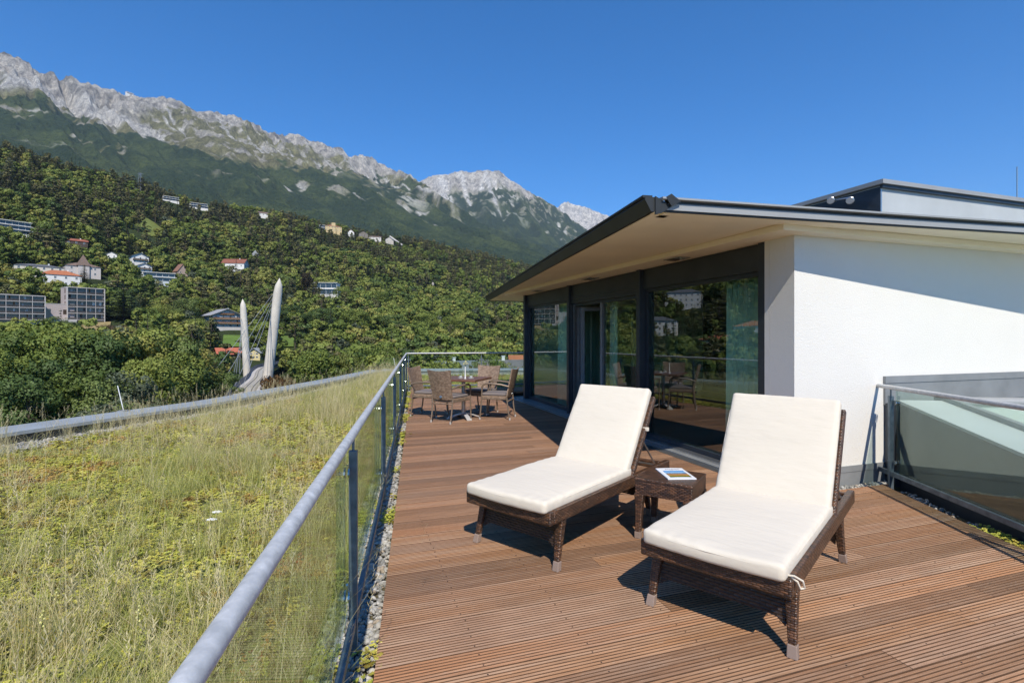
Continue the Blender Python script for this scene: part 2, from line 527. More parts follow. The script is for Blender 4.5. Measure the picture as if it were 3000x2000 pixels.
EDGE0 = Vector((-.598, 2.204, 0))
left_near = EDGE0 - RD * 5.2
left_far = EDGE0 + RD * 12.7
deck_poly = [left_near, left_far, Vector((3.2, 15.7, 0)), L2W(-.24, 9.2), L2W(-.24, -.10), L2W(1.16, -.10),
             RR0 + Vector((-.045, 0, 0)), RR0 + RRD * 8.0 + Vector((-.045, 0, 0))]
PAZ = math.radians(71.6)
PD = Vector((math.sin(PAZ), math.cos(PAZ), 0)); PN = Vector((-math.cos(PAZ), math.sin(PAZ), 0))
poly2 = [(p.dot(PD), p.dot(PN)) for p in deck_poly]
def spans(v):
    xs = []
    n = len(poly2)
    for i in range(n):
        (a, b), (c, d) = poly2[i], poly2[(i + 1) % n]
        if (b <= v < d) or (d <= v < b):
            xs.append(a + (c - a) * (v - b) / (d - b))
    xs.sort()
    return [(xs[k], xs[k + 1]) for k in range(0, len(xs) - 1, 2)]

base = MB()
base.prism([(p.x, p.y) for p in deck_poly], -.13, -.045)
deck = base.build('timber_deck', M['beam_dark'])
tag(deck, 'reddish brown grooved timber roof terrace deck', kind='structure')
W_, GAP = .146, .005
NR = 7
prof = []
rp = W_ / NR
for k in range(NR):
    a = k * rp
    prof += [(a + (.0022 if k else .0), 0.), (a + rp - .0048, 0.)]
    if k < NR - 1: prof += [(a + rp - .0042, -.0075), (a + rp + .0016, -.0075)]
prof = [(0, -.04)] + prof + [(W_ - .0045, -.04)]
vmin = min(p[1] for p in poly2); vmax = max(p[1] for p in poly2)
screws = MB()
row = 0; v = vmin - .03
rr = random.Random(11)
while v < vmax:
    sp0 = spans(v + W_ / 2)
    for (s0, s1) in sp0:
        # board joints
        cuts = [s0]
        x = s0 + rr.uniform(1.3, 4.2)
        while x < s1 - .8:
            cuts.append(x); x += rr.uniform(2.6, 4.2)
        cuts.append(s1)
        for k in range(len(cuts) - 1):
            a, b = cuts[k], cuts[k + 1]
            if b - a < .08: continue
            vs = []
            for end, c, outer in ((0, a, k == 0), (1, b, k == len(cuts) - 2)):
                for (y, z) in prof:
                    xx = c
                    if outer:
                        ss = [q for q in spans(v + y) if abs((q[0] if end == 0 else q[1]) - c) < .35]
                        if ss: xx = ss[0][end]
                    else:
                        xx += .0015 if end == 0 else -.0015
                    vs.append((xx - a, y, z))
            n = len(prof)
            fs = [(i, i + 1, n + i + 1, n + i) for i in range(n - 1)]
            fs += [tuple(range(n)), tuple(range(n, 2 * n))[::-1]]
            mb = MB(); mb.add(vs, [tuple(reversed(q)) for q in fs])
            w = PD * a + PN * v
            o = mb.build('plank', M['plank'], deck, uv=False)
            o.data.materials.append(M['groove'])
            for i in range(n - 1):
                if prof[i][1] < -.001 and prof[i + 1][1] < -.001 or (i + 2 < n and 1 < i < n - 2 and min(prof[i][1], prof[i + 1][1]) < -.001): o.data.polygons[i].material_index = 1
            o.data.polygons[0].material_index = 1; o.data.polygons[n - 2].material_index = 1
            o.location = (w.x, w.y, rr.uniform(-.0012, .0006)); o.rotation_euler = (0, 0, math.pi / 2 - PAZ)
        # screws over the joists
        x = math.floor(s0 / .52) * .52 + .09
        if row * .151 < 8:
            while x < s1 - .05:
                if x > s0 + .04:
                    for yy in (.03, .112):
                        w = PD * (x + rr.uniform(-.008, .008)) + PN * (v + yy)
                        screws.lathe([(.0042, -.002), (.0042, .0006), (.002, .0012)], 7, (w.x, w.y, 0))
                x += .52
    v += W_ + GAP; row += 1
so = screws.build('screw_head', M['screw'], deck, uv=False)
so['kind'] = 'stuff'

# ------------------------------------------------------------------ green roof sheets
par_pts = [(-8.6, -6), (-8.3, -2), (-8.0, 2), (-7.55, 5), (-7.13, 7.13), (-6.68, 8.5), (-6.08, 10.4), (-5.68, 13.6), (-5.42, 16.6), (-5.25, 20.55)]
def par_x(y):
    return np.interp(y, [p[1] for p in par_pts], [p[0] for p in par_pts])
FAR_Y0 = 20.6                                                    # far parapet foot at the corner
def far_y(x):
    return FAR_Y0 + (x + 5.25) * .085
roofm = NT('green_roof_ground')
c_ = roofm.coord()
fz = roofm.noise(c_, 2.5, 5, .6)
roofm.p(col=roofm.ramp(fz, [(.3, (.17, .19, .045)), (.5, (.27, .28, .075)), (.7, (.36, .32, .12))]), rough=.95)
roofm.bump(roofm.noise(c_, 22, 4), .8, .05)
RZ = -.06
mb = MB()
inner = [left_near - RN * .42 + RD * 0, left_far - RN * .42]
ring = [Vector((p[0], p[1], 0)) for p in par_pts]
mb.prism([(p.x, p.y) for p in ([left_near - RN * .20, left_far - RN * .20] + [Vector((-3.2, 15.05, 0)), Vector((6.5, 17.2, 0)), Vector((6.5, 21.6, 0))] + ring[::-1])], -.30, RZ)
gr = mb.build('green_roof', roofm.m, uv=False)
tag(gr, 'planted roof beside the deck', kind='structure')
gz = MB()
gz.prism([(p.x, p.y) for p in (left_near - RN * .199, left_far - RN * .199, left_far + RN * .0, left_near + RN * .0)], -.30, -.075)
gz.prism([(p.x, p.y) for p in (RR0 + Vector((-.05, .25, 0)), RR0 + RRD * 8 + Vector((-.05, 0, 0)), RR0 + RRD * 8 + Vector((.4, 0, 0)), RR0 + Vector((.4, .3, 0)))], -.30, -.085)
gz.prism([(p.x, p.y) for p in (L2W(-.25, -.12), L2W(3.6, -.12), L2W(3.6, .02), L2W(-.25, .02))], -.30, -.05)
gsub = gz.build('gravel_bed', M['soil'], uv=False)
tag(gsub, 'gravel bed at the deck edge', kind='structure')
# slab carrying the terrace (top storey of the hotel) so that nothing floats
slab = MB()
slab.prism([(p.x, p.y) for p in (ring + [Vector((12, 22.1, 0)), Vector((16, -8, 0)), Vector((-8.6, -8, 0))])], -15.5, -.31)
so_ = slab.build('hotel_storeys', M['concrete'], uv=False)
tag(so_, 'hotel storeys below the roof terrace', kind='structure')

# parapet: upstand with the left run's shade put into darker metal, pale metal coping in lengths
parapet = thing('roof_parapet', 'curved grey metal parapet with pale coping along the planted roof', 'parapet', (0, 0, 0))
path = [Vector((p[0], p[1], 0)) for p in par_pts]
corner = path[-1]
path2 = [corner, Vector((6.0, far_y(6.0), 0))]
def offset_path(pts, d):
    out = []
    for i, p in enumerate(pts):
        t = (pts[min(i + 1, len(pts) - 1)] - pts[max(i - 1, 0)]).normalized()
        out.append(p + Vector((-t.y, t.x, 0)) * d)
    return out
def ribbon(pts, sec, name, mat, parent):
    """sweep a closed section (side to the left, up) along the points"""
    n = len(sec); V = []; Fs = []
    for i, p in enumerate(pts):
        t = (pts[min(i + 1, len(pts) - 1)] - pts[max(i - 1, 0)]).normalized()
        s = Vector((-t.y, t.x, 0))
        V += [p + s * a + Vector((0, 0, b)) for a, b in sec]
    for i in range(len(pts) - 1):
        for k in range(n):
            k2 = (k + 1) % n
            Fs.append((i * n + k, i * n + k2, (i + 1) * n + k2, (i + 1) * n + k))
    Fs += [tuple(range(n))[::-1], tuple(range((len(pts) - 1) * n, len(pts) * n))]
    m_ = MB(); m_.add(V, Fs)
    return m_.build(name, mat, parent)
dense = []
for i in range(len(path) - 1):
    for k in range(6): dense.append(path[i].lerp(path[i + 1], k / 6))
dense.append(path[-1])
ribbon(dense, [(0, -.3), (.34, -.3), (.34, .135), (0, .135)][::-1], 'upstand', M['frame_metal'], parapet)
ribbon(path2, [(0, -.3), (.34, -.3), (.34, .135), (0, .135)][::-1], 'upstand', M['grey_metal'], parapet)
# coping lengths with small joints
def lengths(pts, L):
    d = [0]
    for i in range(1, len(pts)): d.append(d[-1] + (pts[i] - pts[i - 1]).length)
    def at(s):
        for i in range(1, len(pts)):
            if s <= d[i]: return pts[i - 1].lerp(pts[i], (s - d[i - 1]) / (d[i] - d[i - 1]))
        return pts[-1]
    s = 0
    while s < d[-1] - .05:
        e = min(s + L, d[-1])
        yield [at(s + (e - s) * k / 6) for k in range(7)]
        s = e + .006
for j, seg_ in enumerate(lengths(dense, 2.6)):
    z = .138 + (.003 if j % 2 else 0)
    ribbon(seg_, [(-.035, z), (-.035, z - .05), (.40, z - .03), (.40, z + .035)], 'coping', M['coping'], parapet)
for j, seg_ in enumerate(lengths(path2, 2.6)):
    z = .139 + (.003 if j % 2 else 0)
    ribbon(seg_, [(-.035, z), (-.035, z - .05), (.40, z - .03), (.40, z + .035)], 'coping', M['coping'], parapet)
# ------------------------------------------------------------------ glass railings
def railing(name, label, runs, pane_mat, lower_z=.105, top_z=1.02):
    t = thing(name, label, 'railing', (runs[0][0].x, runs[0][0].y, 0))
    org = Vector((runs[0][0].x, runs[0][0].y, 0))
    pts = [runs[0][0] - org] + [r[1] - org for r in runs]
    rail = MB()
    pp = [p + Vector((0, 0, top_z)) for p in pts]
    fine = []
    for i, p in enumerate(pp):
        if 0 < i < len(pp) - 1:
            a = (pp[i - 1] - p).normalized() * .05; b = (pp[i + 1] - p).normalized() * .05
            fine += [p + a, p + (a + b) * .29, p + b]
        else: fine.append(p)
    rail.tube(fine, .0212, 16)
    rail.build('handrail', M['galv'], t, smooth=True)
    for (a, b, posts, side) in runs:
        a = a - org; b = b - org
        d = (b - a).normalized(); s = Vector((d.y, -d.x, 0)) * side      # s points to the pane side
        rz = math.atan2(d.y, d.x)
        low = MB(); low.bar(a + Vector((0, 0, lower_z)), b + Vector((0, 0, lower_z)), .03, .045)
        low.build('lower_rail', M['post'], t, bevel=.002)
        prev = None
        for q in posts:
            p = a + d * q
            pm = MB(); pm.box(-.02, -.016, -.18, .02, .016, top_z - .085)
            pm.build('post', M['post'], t, loc=p, rz=rz + math.pi / 2, bevel=.0015)
            st = MB(); st.tube([p + Vector((0, 0, top_z - .09)), p + Vector((0, 0, top_z - .018))], .007, 8)
            st.build('rail_stem', M['post'], t, smooth=True)
            for zc in (.245, .835):
                for k in (-1, 1):
                    cm = MB()
                    c = p + d * (k * .045) + s * .022 + Vector((0, 0, zc))
                    Mx = Matrix.Translation(c) @ Matrix.Rotation(rz, 4, 'Z')
                    prof = [(-.024 * k, -.022), (.004 * k, -.022), (.02 * k, -.013), (.026 * k, 0), (.02 * k, .013), (.004 * k, .022), (-.024 * k, .022)]
                    for off in (-.012, .008):
                        vs = [(x, off, z) for x, z in prof] + [(x, off + .008, z) for x, z in prof]
                        n = len(prof)
                        cm.add(vs, [tuple(range(n)), tuple(range(n, 2 * n))[::-1]] + [(i, n + i, n + (i + 1) % n, (i + 1) % n) for i in range(n)], Mx)
                    cm.build('glass_clamp', M['chrome'], t)
            if prev is not None:
                g = MB()
                p0 = a + d * (prev + .045) + s * .024; p1 = a + d * (q - .045) + s * .024
                g.bar(p0 + Vector((0, 0, .555)), p1 + Vector((0, 0, .555)), .010, .80)
                g.build('glass_pane', pane_mat, t)
            prev = q
    return t
o_ = RAIL0 - RD * 2.6
corner_l = RAIL0 + RD * 12.82
lr_posts = [2.6 + y for y in (-1.75, .727, 2.98, 5.30, 7.75, 10.3, 12.75)]
far_dir = Vector((math.sin(math.radians(80)), math.cos(math.radians(80)), 0))
far_end = corner_l + far_dir * 5.2
railing('glass_railing', 'long galvanised railing with clear glass panes between deck and planted roof', [
    (o_, corner_l, lr_posts, -1),
    (corner_l, far_end, [.06, 2.12, 4.2], -1)], M['rail_glass'])
railing('glass_railing', 'shorter galvanised railing with glass panes in front of the skylight', [
    (RR0 + RRD * -.26, RR0 + RRD * 7.5, [.26, 2.3, 4.4, 6.6], -1)], M['rail_glass_coated'], .13, .985)
# ------------------------------------------------------------------ penthouse
pent = thing('penthouse', 'white plastered rooftop penthouse with floor-length windows and wide flat roof', 'building', (C0.x, C0.y, 0), FAC)
ZT = 2.475
def part(mb, name, mat, parent=None, **k):
    return mb.build(name, mat, parent or pent, **k)
# walls
m = MB(); m.box(0, 0, .0, 9.5, .30, ZT); part(m, 'wall', M['stucco'])
m = MB(); m.box(0, .302, .0, .30, .366, ZT); part(m, 'pier', M['stucco'])
m = MB(); m.box(.10, 7.72, 0, 9.5, 7.95, ZT); part(m, 'wall', M['stucco'])
m = MB(); m.box(9.3, .31, 0, 9.5, 7.71, ZT); part(m, 'wall', M['stucco'])
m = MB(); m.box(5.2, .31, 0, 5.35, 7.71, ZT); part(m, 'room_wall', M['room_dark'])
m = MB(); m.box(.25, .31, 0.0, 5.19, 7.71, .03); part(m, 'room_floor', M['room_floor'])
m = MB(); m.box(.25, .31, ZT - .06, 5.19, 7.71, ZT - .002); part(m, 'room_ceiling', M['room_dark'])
# base flashing on the sunny wall, in two sheets with a folded joint
for x0, x1, z0, z1, d in ((-.012, 1.7, -.05, .125, .012), (-.012, 1.7, .125, .185, .017), (1.7, 4.2, -.05, .125, .012), (1.7, 4.2, .125, .185, .017)):
    m = MB(); m.box(x0, -d, z0, x1, -.001, z1); part(m, 'base_flashing', M['grey_metal'])
m = MB(); m.box(-.012, 0, -.05, -.001, .366, .185); part(m, 'base_flashing', M['grey_metal'])
# flat strip under the soffit, along front and sunny side
m = MB()
m.prism([(-.30, -.16), (9.5, -.16), (9.5, .25), (.05, .25), (.05, 7.9), (-.40, 7.9)], ZT, ZT + .062)
part(m, 'soffit_strip', M['soffit'], bevel=.004)
# roof slab polygon (local), soffit, fascias
def W2L(p):
    d = Vector((p[0] - C0.x, p[1] - C0.y, 0)); return (d.dot(FX), d.dot(FY))
N_ = W2L((1.174, 4.245)); F_ = W2L((-.69, 14.86)); R_ = W2L((8.6, 6.0)); B1 = (9.6, 11.0); B2 = (9.6, 0.6)
F2 = (F_[0] + 9.0, F_[1] + .1)
roofp = [N_, R_, (R_[0] + .6, R_[1] + 1.5), F2, F_]
m = MB(); m.prism(roofp, ZT + .064, ZT + .125); part(m, 'roof_slab', M['soffit'])
cx = sum(p[0] for p in roofp) / 5; cyy = sum(p[1] for p in roofp) / 5
inn = [(p[0] + (cx - p[0]) * .03, p[1] + (cyy - p[1]) * .03) for p in roofp]
m = MB(); m.prism(inn, ZT + .126, ZT + .15); part(m, 'roof_cover', M['grey_metal'])
n3 = Vector((*N_, 0)); f3 = Vector((*F_, 0)); r3 = Vector((*R_, 0)); f23 = Vector((*F2, 0))
# eave gutter on the shady side: a tapering channel, its shade put into the near-black metal, that ends open at the corner
m = MB(); m.sweep([(.0, ZT + .045), (-.03, ZT + .045), (-.085, ZT + .145), (-.08, ZT + .165), (.0, ZT + .165)], n3 + (n3 - f3).normalized() * .02, f3)
part(m, 'gutter', M['dark_metal'])
ed = (n3 - f3).normalized()
m = MB(); m.sweep([(-.01, ZT + .15), (-.095, ZT + .166), (-.095, ZT + .184), (-.01, ZT + .184)], n3 + ed * .0, f3); part(m, 'gutter_lip', M['dark_metal'])
m = MB(); m.sweep([(.0, ZT + .05), (-.06, ZT + .05), (-.06, ZT + .13), (.0, ZT + .16)], f3, f23); part(m, 'fascia', M['dark_metal'])
# front fascia: pale sheet, dark strip painting in the lip's shade, bright drip edge
fd = (r3 - n3).normalized()
a3 = n3 + fd * .10
m = MB(); m.sweep([(.0, ZT + .064), (.030, ZT + .064), (.030, ZT + .118), (.0, ZT + .122)], a3, r3); part(m, 'fascia', M['fascia_metal'])
m = MB(); m.sweep([(.0, ZT + .05), (.018, ZT + .05), (.018, ZT + .063), (.0, ZT + .063)], n3, r3); part(m, 'soffit_trim', M['dark_metal'])
m = MB(); m.sweep([(.0, ZT + .146), (.065, ZT + .146), (.065, ZT + .162), (.0, ZT + .166)], a3 - fd * .05, r3); part(m, 'drip_edge', M['fascia_metal'])
m = MB(); m.sweep([(.001, ZT + .123), (.012, ZT + .123), (.012, ZT + .145), (.001, ZT + .145)], a3, r3); part(m, 'shadow_strip', M['frame_metal'])
# open gutter end cap, a folded dark plate with its bracket
e0 = n3 + ed * .02
side = Vector((-ed.y, ed.x, 0))
cap = MB()
cpts = [e0 + Vector((0, 0, ZT + .02)), e0 - side * -.0 + Vector((0, 0, ZT + .17)), e0 + fd * .15 + Vector((0, 0, ZT + .095)), e0 + fd * .06 + Vector((0, 0, ZT + .035))]
thick = (ed * .016)
cap.add(cpts + [p + thick for p in cpts], [(0, 1, 2, 3), (7, 6, 5, 4), (0, 4, 5, 1), (1, 5, 6, 2), (2, 6, 7, 3), (3, 7, 4, 0)])
part(cap, 'gutter_end', M['dark_metal'])
cap2 = MB()
c0_ = e0 + fd * .13 + ed * .03
cq = [c0_ + Vector((0, 0, ZT + .19)), c0_ + fd * .09 + Vector((0, 0, ZT + .13)), c0_ + fd * .0 + Vector((0, 0, ZT + .09)), c0_ - fd * .05 + Vector((0, 0, ZT + .16))]
cap2.add(cq + [p + thick for p in cq], [(0, 1, 2, 3), (7, 6, 5, 4), (0, 4, 5, 1), (1, 5, 6, 2), (2, 6, 7, 3), (3, 7, 4, 0)])
part(cap2, 'gutter_bracket', M['dark_metal'])
cap3 = MB(); q = c0_ - ed * .01 + fd * .02
cap3.bar(q + Vector((0, 0, ZT + .115)), q + Vector((0, 0, ZT + .165)), .012, .03); part(cap3, 'gutter_bracket', M['steel'])
# soffit border groove as a shallow proud frame
for p0, p1 in ((n3, f3), (n3, r3)):
    d = (p1 - p0).normalized(); s = Vector((-d.y, d.x, 0))
    sgn = 1 if (s.dot(Vector((cx, cyy, 0)) - p0) > 0) else -1
    m = MB(); a = p0 + s * sgn * .11 + d * .12; b = p1 + s * sgn * .11 - d * .1
    m.bar(a + Vector((0, 0, ZT + .060)), b + Vector((0, 0, ZT + .060)), .17, .014); part(m, 'soffit_border', M['soffit'])
# recessed soffit lights
for ly in (1.62, 3.96, 6.36):
    m = MB(); m.box(-.24, ly - .15, ZT - .012, -.06, ly + .15, ZT - .001)
    l = part(m, 'soffit_light', M['steel'])
    m = MB(); m.box(-.215, ly - .02, ZT - .017, -.085, ly + .12, ZT - .0125); m.build('lens', M['room_dark'], l)
    m = MB(); m.box(-.16, ly - .115, ZT - .03, -.12, ly - .075, ZT - .0125); m.build('sensor', M['steel'], l)

# columns and window bays
cols_y = [.41, 2.74, 5.19, 7.64]
for k, y in enumerate(cols_y):
    m = MB(); m.box(0, y - .046, .012, .12, y + .046, ZT - .001); part(m, 'column', M['frame_metal'], bevel=.003)
GX = .125
def bay(y0, y1, head, mid=None, open_part=False):
    # header box with folded sheets
    w = MB(); w.box(.06, y0, head, .30, y1, ZT - .002); part(w, 'shutter_box', M['frame_metal'])
    fr = MB()
    x0, x1 = .10, .175
    fr.box(x0, y0, .02, x1, y0 + .055, head); fr.box(x0, y1 - .055, .02, x1, y1, head)
    fr.box(x0, y0 + .055, .02, x1, y1 - .055, .085); fr.box(x0, y0 + .055, head - .05, x1, y1 - .055, head - .001)
    f = part(fr, 'window_frame', M['frame_metal'])
    if mid is None:
        g = MB(); g.box(GX, y0 + .055, .085, GX + .024, y1 - .055, head - .05); g.build('pane', M['window_glass'], f)
    else:
        ms = MB(); ms.box(x0 - .01, mid - .035, .085, x1 + .01, mid + .035, head - .05); ms.build('mullion', M['grey_metal'], f)
        g = MB(); g.box(GX, y0 + .055, .085, GX + .024, mid - .035, head - .05); g.build('pane', M['window_glass'], f)
    return f
bay(.456, 2.694, 2.19)
fb = bay(2.786, 5.144, 2.12, 4.02)
bay(5.236, 7.594, 2.21)
# roller shutter slats above the door
for k in range(3):
    m = MB(); m.box(.045, 2.79, 2.125 + k * .052, .058, 5.14, 2.170 + k * .052); part(m, 'shutter_slat', M['frame_metal'], bevel=.004)
# open door leaf swung inwards
leaf = MB()
leaf.box(0, 0, .09, .06, .07, 2.06); leaf.box(0, .98, .09, .06, 1.05, 2.06); leaf.box(0, .07, .09, .06, .98, .17); leaf.box(0, .07, 1.98, .06, .98, 2.06)
lo = leaf.build('door_leaf', M['grey_metal'], pent, loc=(.20, 5.04, 0), rz=math.radians(-86 - 90 + 70))
g = MB(); g.box(.02, .07, .17, .04, .98, 1.98); g.build('pane', M['window_glass'], lo)
h = MB(); h.tube([(-.02, .1, .98), (-.055, .1, .98), (-.055, .1, 1.12)], .009, 8); h.build('handle', M['steel'], lo)
# jamb seen beside the open leaf
m = MB(); m.box(.085, 5.06, .03, .24, 5.12, 2.1); part(m, 'door_jamb', M['steel'])
# sill, drain and grating along the foot of the windows
m = MB(); m.box(-.115, .30, -.03, .12, 7.9, .012); part(m, 'door_sill', M['grey_metal'])
m = MB(); m.box(-.02, .46, .013, .09, 2.69, .03); part(m, 'door_track', M['steel'])
m = MB(); m.box(-.237, .0, -.06, -.118, 9.2, -.022); part(m, 'drain_channel', M['frame_metal'])
gr_ = MB()
gr_.box(-.236, .0, -.02, -.226, 9.2, .004); gr_.box(-.130, .0, -.02, -.120, 9.2, .004)
gro = part(gr_, 'drain_frame', M['steel'])
y = .03
gb = MB()
while y < 3.6:
    gb.box(-.226, y, -.018, -.130, y + .006, .003); y += .034
gb.build('grating_bars', M['steel'], gro)['kind'] = 'stuff'
m = MB(); m.box(-.226, 3.62, -.02, -.130, 9.2, .003); m.build('drain_cover', M['grey_metal'], gro)

# room contents seen through the glass: curtains
def curtain(y0, y1, label, x=.34, amp=.04, folds=9):
    n = folds * 10
    V = []
    for i in range(n + 1):
        t = i / n; y = y0 + (y1 - y0) * t
        xx = x + amp * math.sin(t * folds * 2 * math.pi) + .012 * math.sin(t * 31)
        V += [L2W(xx, y + .01 * math.sin(t * folds * 4 * math.pi), .05), L2W(xx * .5 + x * .5, y, 2.28)]
    Fs = [(2 * i, 2 * i + 2, 2 * i + 3, 2 * i + 1) for i in range(n)]
    mb = MB(); mb.add(V, Fs)
    o = mb.build('curtain', M['curtain'], smooth=True, angle=180)
    s = o.modifiers.new('thickness', 'SOLIDIFY'); s.thickness = .004
    tag(o, label, 'curtain', 'curtains')
curtain(.50, 1.28, 'pale green curtain gathered at the near end of the front window')
curtain(5.45, 6.35, 'pale curtain behind the farthest window pane', folds=8)
curtain(3.92, 4.12, 'narrow pale curtain edge beside the open door', folds=3)

# ------------------------------------------------------------------ upper roof box, flood lamps, lightning rods
def rect_box(name, mat, o, ux, uy, lx, ly, z0, z1, parent=None):
    mb = MB(); mb.add([(o + ux * a * lx + uy * b * ly) + Vector((0, 0, z)) for z in (z0, z1) for a, b in ((0, 0), (1, 0), (1, 1), (0, 1))],
                      [(0, 3, 2, 1), (4, 5, 6, 7), (0, 1, 5, 4), (1, 2, 6, 5), (2, 3, 7, 6), (3, 0, 4, 7)])
    return mb.build(name, mat, parent)
ub = thing('roof_box', 'grey sheet metal plant room rising behind the penthouse roof', 'plant room', (6.12, 8.5, ZT + .15), FAC)
m = MB(); m.box(.0, .0, 0, 8.0, 6.5, 1.37); m.build('sheet_wall', M['pale_sheet'], ub)
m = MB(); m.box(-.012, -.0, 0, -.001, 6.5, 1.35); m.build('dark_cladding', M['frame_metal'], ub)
m = MB(); m.box(-.07, -.09, 1.385, 8.1, 6.6, 1.455); m.build('roof_edge', M['fascia_metal'], ub)
m = MB(); m.box(-.02, -.05, 1.33, 8.1, -.001, 1.384); m.build('shadow_strip', M['frame_metal'], ub)  # dark strip standing in for shade under the roof edge
m = MB(); m.box(-.006, -.006, 0, .02, -.0005, 1.33); m.build('corner_strip', M['steel'], ub)
fl = thing('flood_lamp', 'pair of small steel flood lamps on a bracket high on the plant room', 'lamp', L2W(*W2L((6.12, 8.5)), 0))
fo = Vector((6.12, 8.5, 0)) + FY * .48 - FX * .09
fl.location = (fo.x, fo.y, ZT + .15 + 1.24); fl.rotation_euler = (0, 0, FAC)
m = MB(); m.tube([(0, .25, .05), (-.06, .2, .05), (-.1, -.05, .02), (-.1, -.12, -.03)], .014, 8); m.build('bracket', M['steel'], fl, smooth=True)
for yy, zz in ((.24, .06), (-.12, -.03)):
    m = MB(); m.lathe([(.03, 0), (.05, .02), (.065, .09), (.055, .1)], 14)
    h_ = m.build('lamp_head', M['steel'], fl, smooth=True, loc=(-.12, yy, zz)); h_.rotation_euler = (math.radians(110), 0, math.radians(-60))
for (px, py0, py1, Yd, lab) in ((2980, 489, 600, 10.6, 'thin upright lightning rod on the plant room roof'),):
    p = at_depth(px, py1, Yd); q_ = at_depth(px, py0, Yd)
    m = MB(); m.tube([p - Vector((0, 0, .25)), q_], .011, 8)
    tag(m.build('lightning_rod', M['steel'], smooth=True), lab, 'rod')
for (pt, q2, lab) in ((Vector((-6.9, 9.1, .16)), Vector((-7.01, 9.1, .62)), 'white lightning rod leaning on the parapet left of the bridge'),
                      (Vector((-4.75, 20.9, .17)), Vector((-4.83, 20.9, .62)), 'short white lightning rod at the far parapet corner')):
    m = MB(); m.tube([pt, q2], .0075, 8); o = thing('lightning_rod', lab, 'rod', pt)
    r_ = m.build('rod', M['pot_white'], o, smooth=True); r_.location = -pt
    b_ = MB(); b_.box(-.07, -.07, -.0, .07, .07, .025); b_.build('foot_plate', M['grey_metal'], o)

# ------------------------------------------------------------------ skylight beside the deck
sk = thing('skylight', 'low sloping glazed skylight with grey metal edges behind the short railing', 'skylight', (3.99, 5.30, 0))
So = Vector((0, 0, 0)); ax = RRD; rt = Vector((.9953, -.097, 0))
def sp(a, b, dz=0.0):                # a metres towards the eye, b metres to the right
    return ax * a + rt * b + Vector((0, 0, .835 - .155 * a + dz))
def slab_q(a0, a1, b0, b1, t0, t1):
    mb = MB()
    vs = [sp(a, b, dz) for dz in (t0, t1) for a, b in ((a0, b0), (a0, b1), (a1, b1), (a1, b0))]
    mb.add(vs, [(0, 1, 2, 3), (7, 6, 5, 4), (0, 4, 5, 1), (1, 5, 6, 2), (2, 6, 7, 3), (3, 7, 4, 0)])
    return mb
LA = 4.6
mb = MB()
vs = [ax * 0 + Vector((0, 0, -.1)), ax * LA + Vector((0, 0, -.1)), sp(LA, 0, -.03), sp(0, 0, -.03)]
vs += [p + rt * .05 for p in vs]
mb.add(vs, [(0, 1, 2, 3), (7, 6, 5, 4), (0, 4, 5, 1), (1, 5, 6, 2), (2, 6, 7, 3), (3, 7, 4, 0)])
mb.build('curb', M['frame_metal'], sk)
slab_q(-.0, LA, 0.0, .44, -.028, .0).build('edge_flashing', M['pale_sheet'], sk)
bs = [.46, 1.35, 2.25, 3.15, 4.05]
for k, b in enumerate(bs):
    slab_q(-.12, LA, b - .03, b + .03, -.03, .045).build('glazing_bar', M['grey_metal'], sk)
    if k < len(bs) - 1:
        slab_q(-.10, LA, b + .032, bs[k + 1] - .032, -.004, .012).build('pane', M['sky_glass'], sk)
for a in (1.15, 2.6):
    slab_q(a, a + .05, .492, 4.0, -.028, -.006).build('purlin', M['grey_metal'], sk)
slab_q(-.1, LA, .48, 4.0, -.55, -.53).build('sun_shade', M['soffit'], sk)
m = MB(); m.tube([sp(.12, .5, .02), sp(.12, 4.0, .02)], .05, 14); m.build('shade_roller', M['fascia_metal'], sk, smooth=True)
mb = MB(); p0 = sp(LA, 0, -.03); p1 = sp(LA, 4.1, -.03)
mb.bar(Vector((p0.x, p0.y, .02)), Vector((p1.x, p1.y, .02)), .06, .3); mb.build('front_curb', M['frame_metal'], sk)
# wall flashing above the skylight
wf = thing('wall_flashing', 'grey metal flashing on the white wall above the skylight', 'flashing', (C0.x, C0.y, 0), FAC)
m = MB(); m.box(1.205, -.022, .78, 9.0, -.002, 1.005); m.build('sheet', M['grey_metal'], wf)
m = MB(); m.box(1.20, -.03, 1.006, 9.0, -.002, 1.078); m.build('capping', M['grey_metal'], wf)
m = MB(); m.box(1.205, -.12, -.05, 1.30, -.023, .80); m.build('end_panel', M['frame_metal'], wf)
sc_ = MB()
for x in np.arange(1.25, 8, .34): sc_.lathe([(.006, 0), (.006, .003), (.003, .005)], 8, (0, 0, 0))
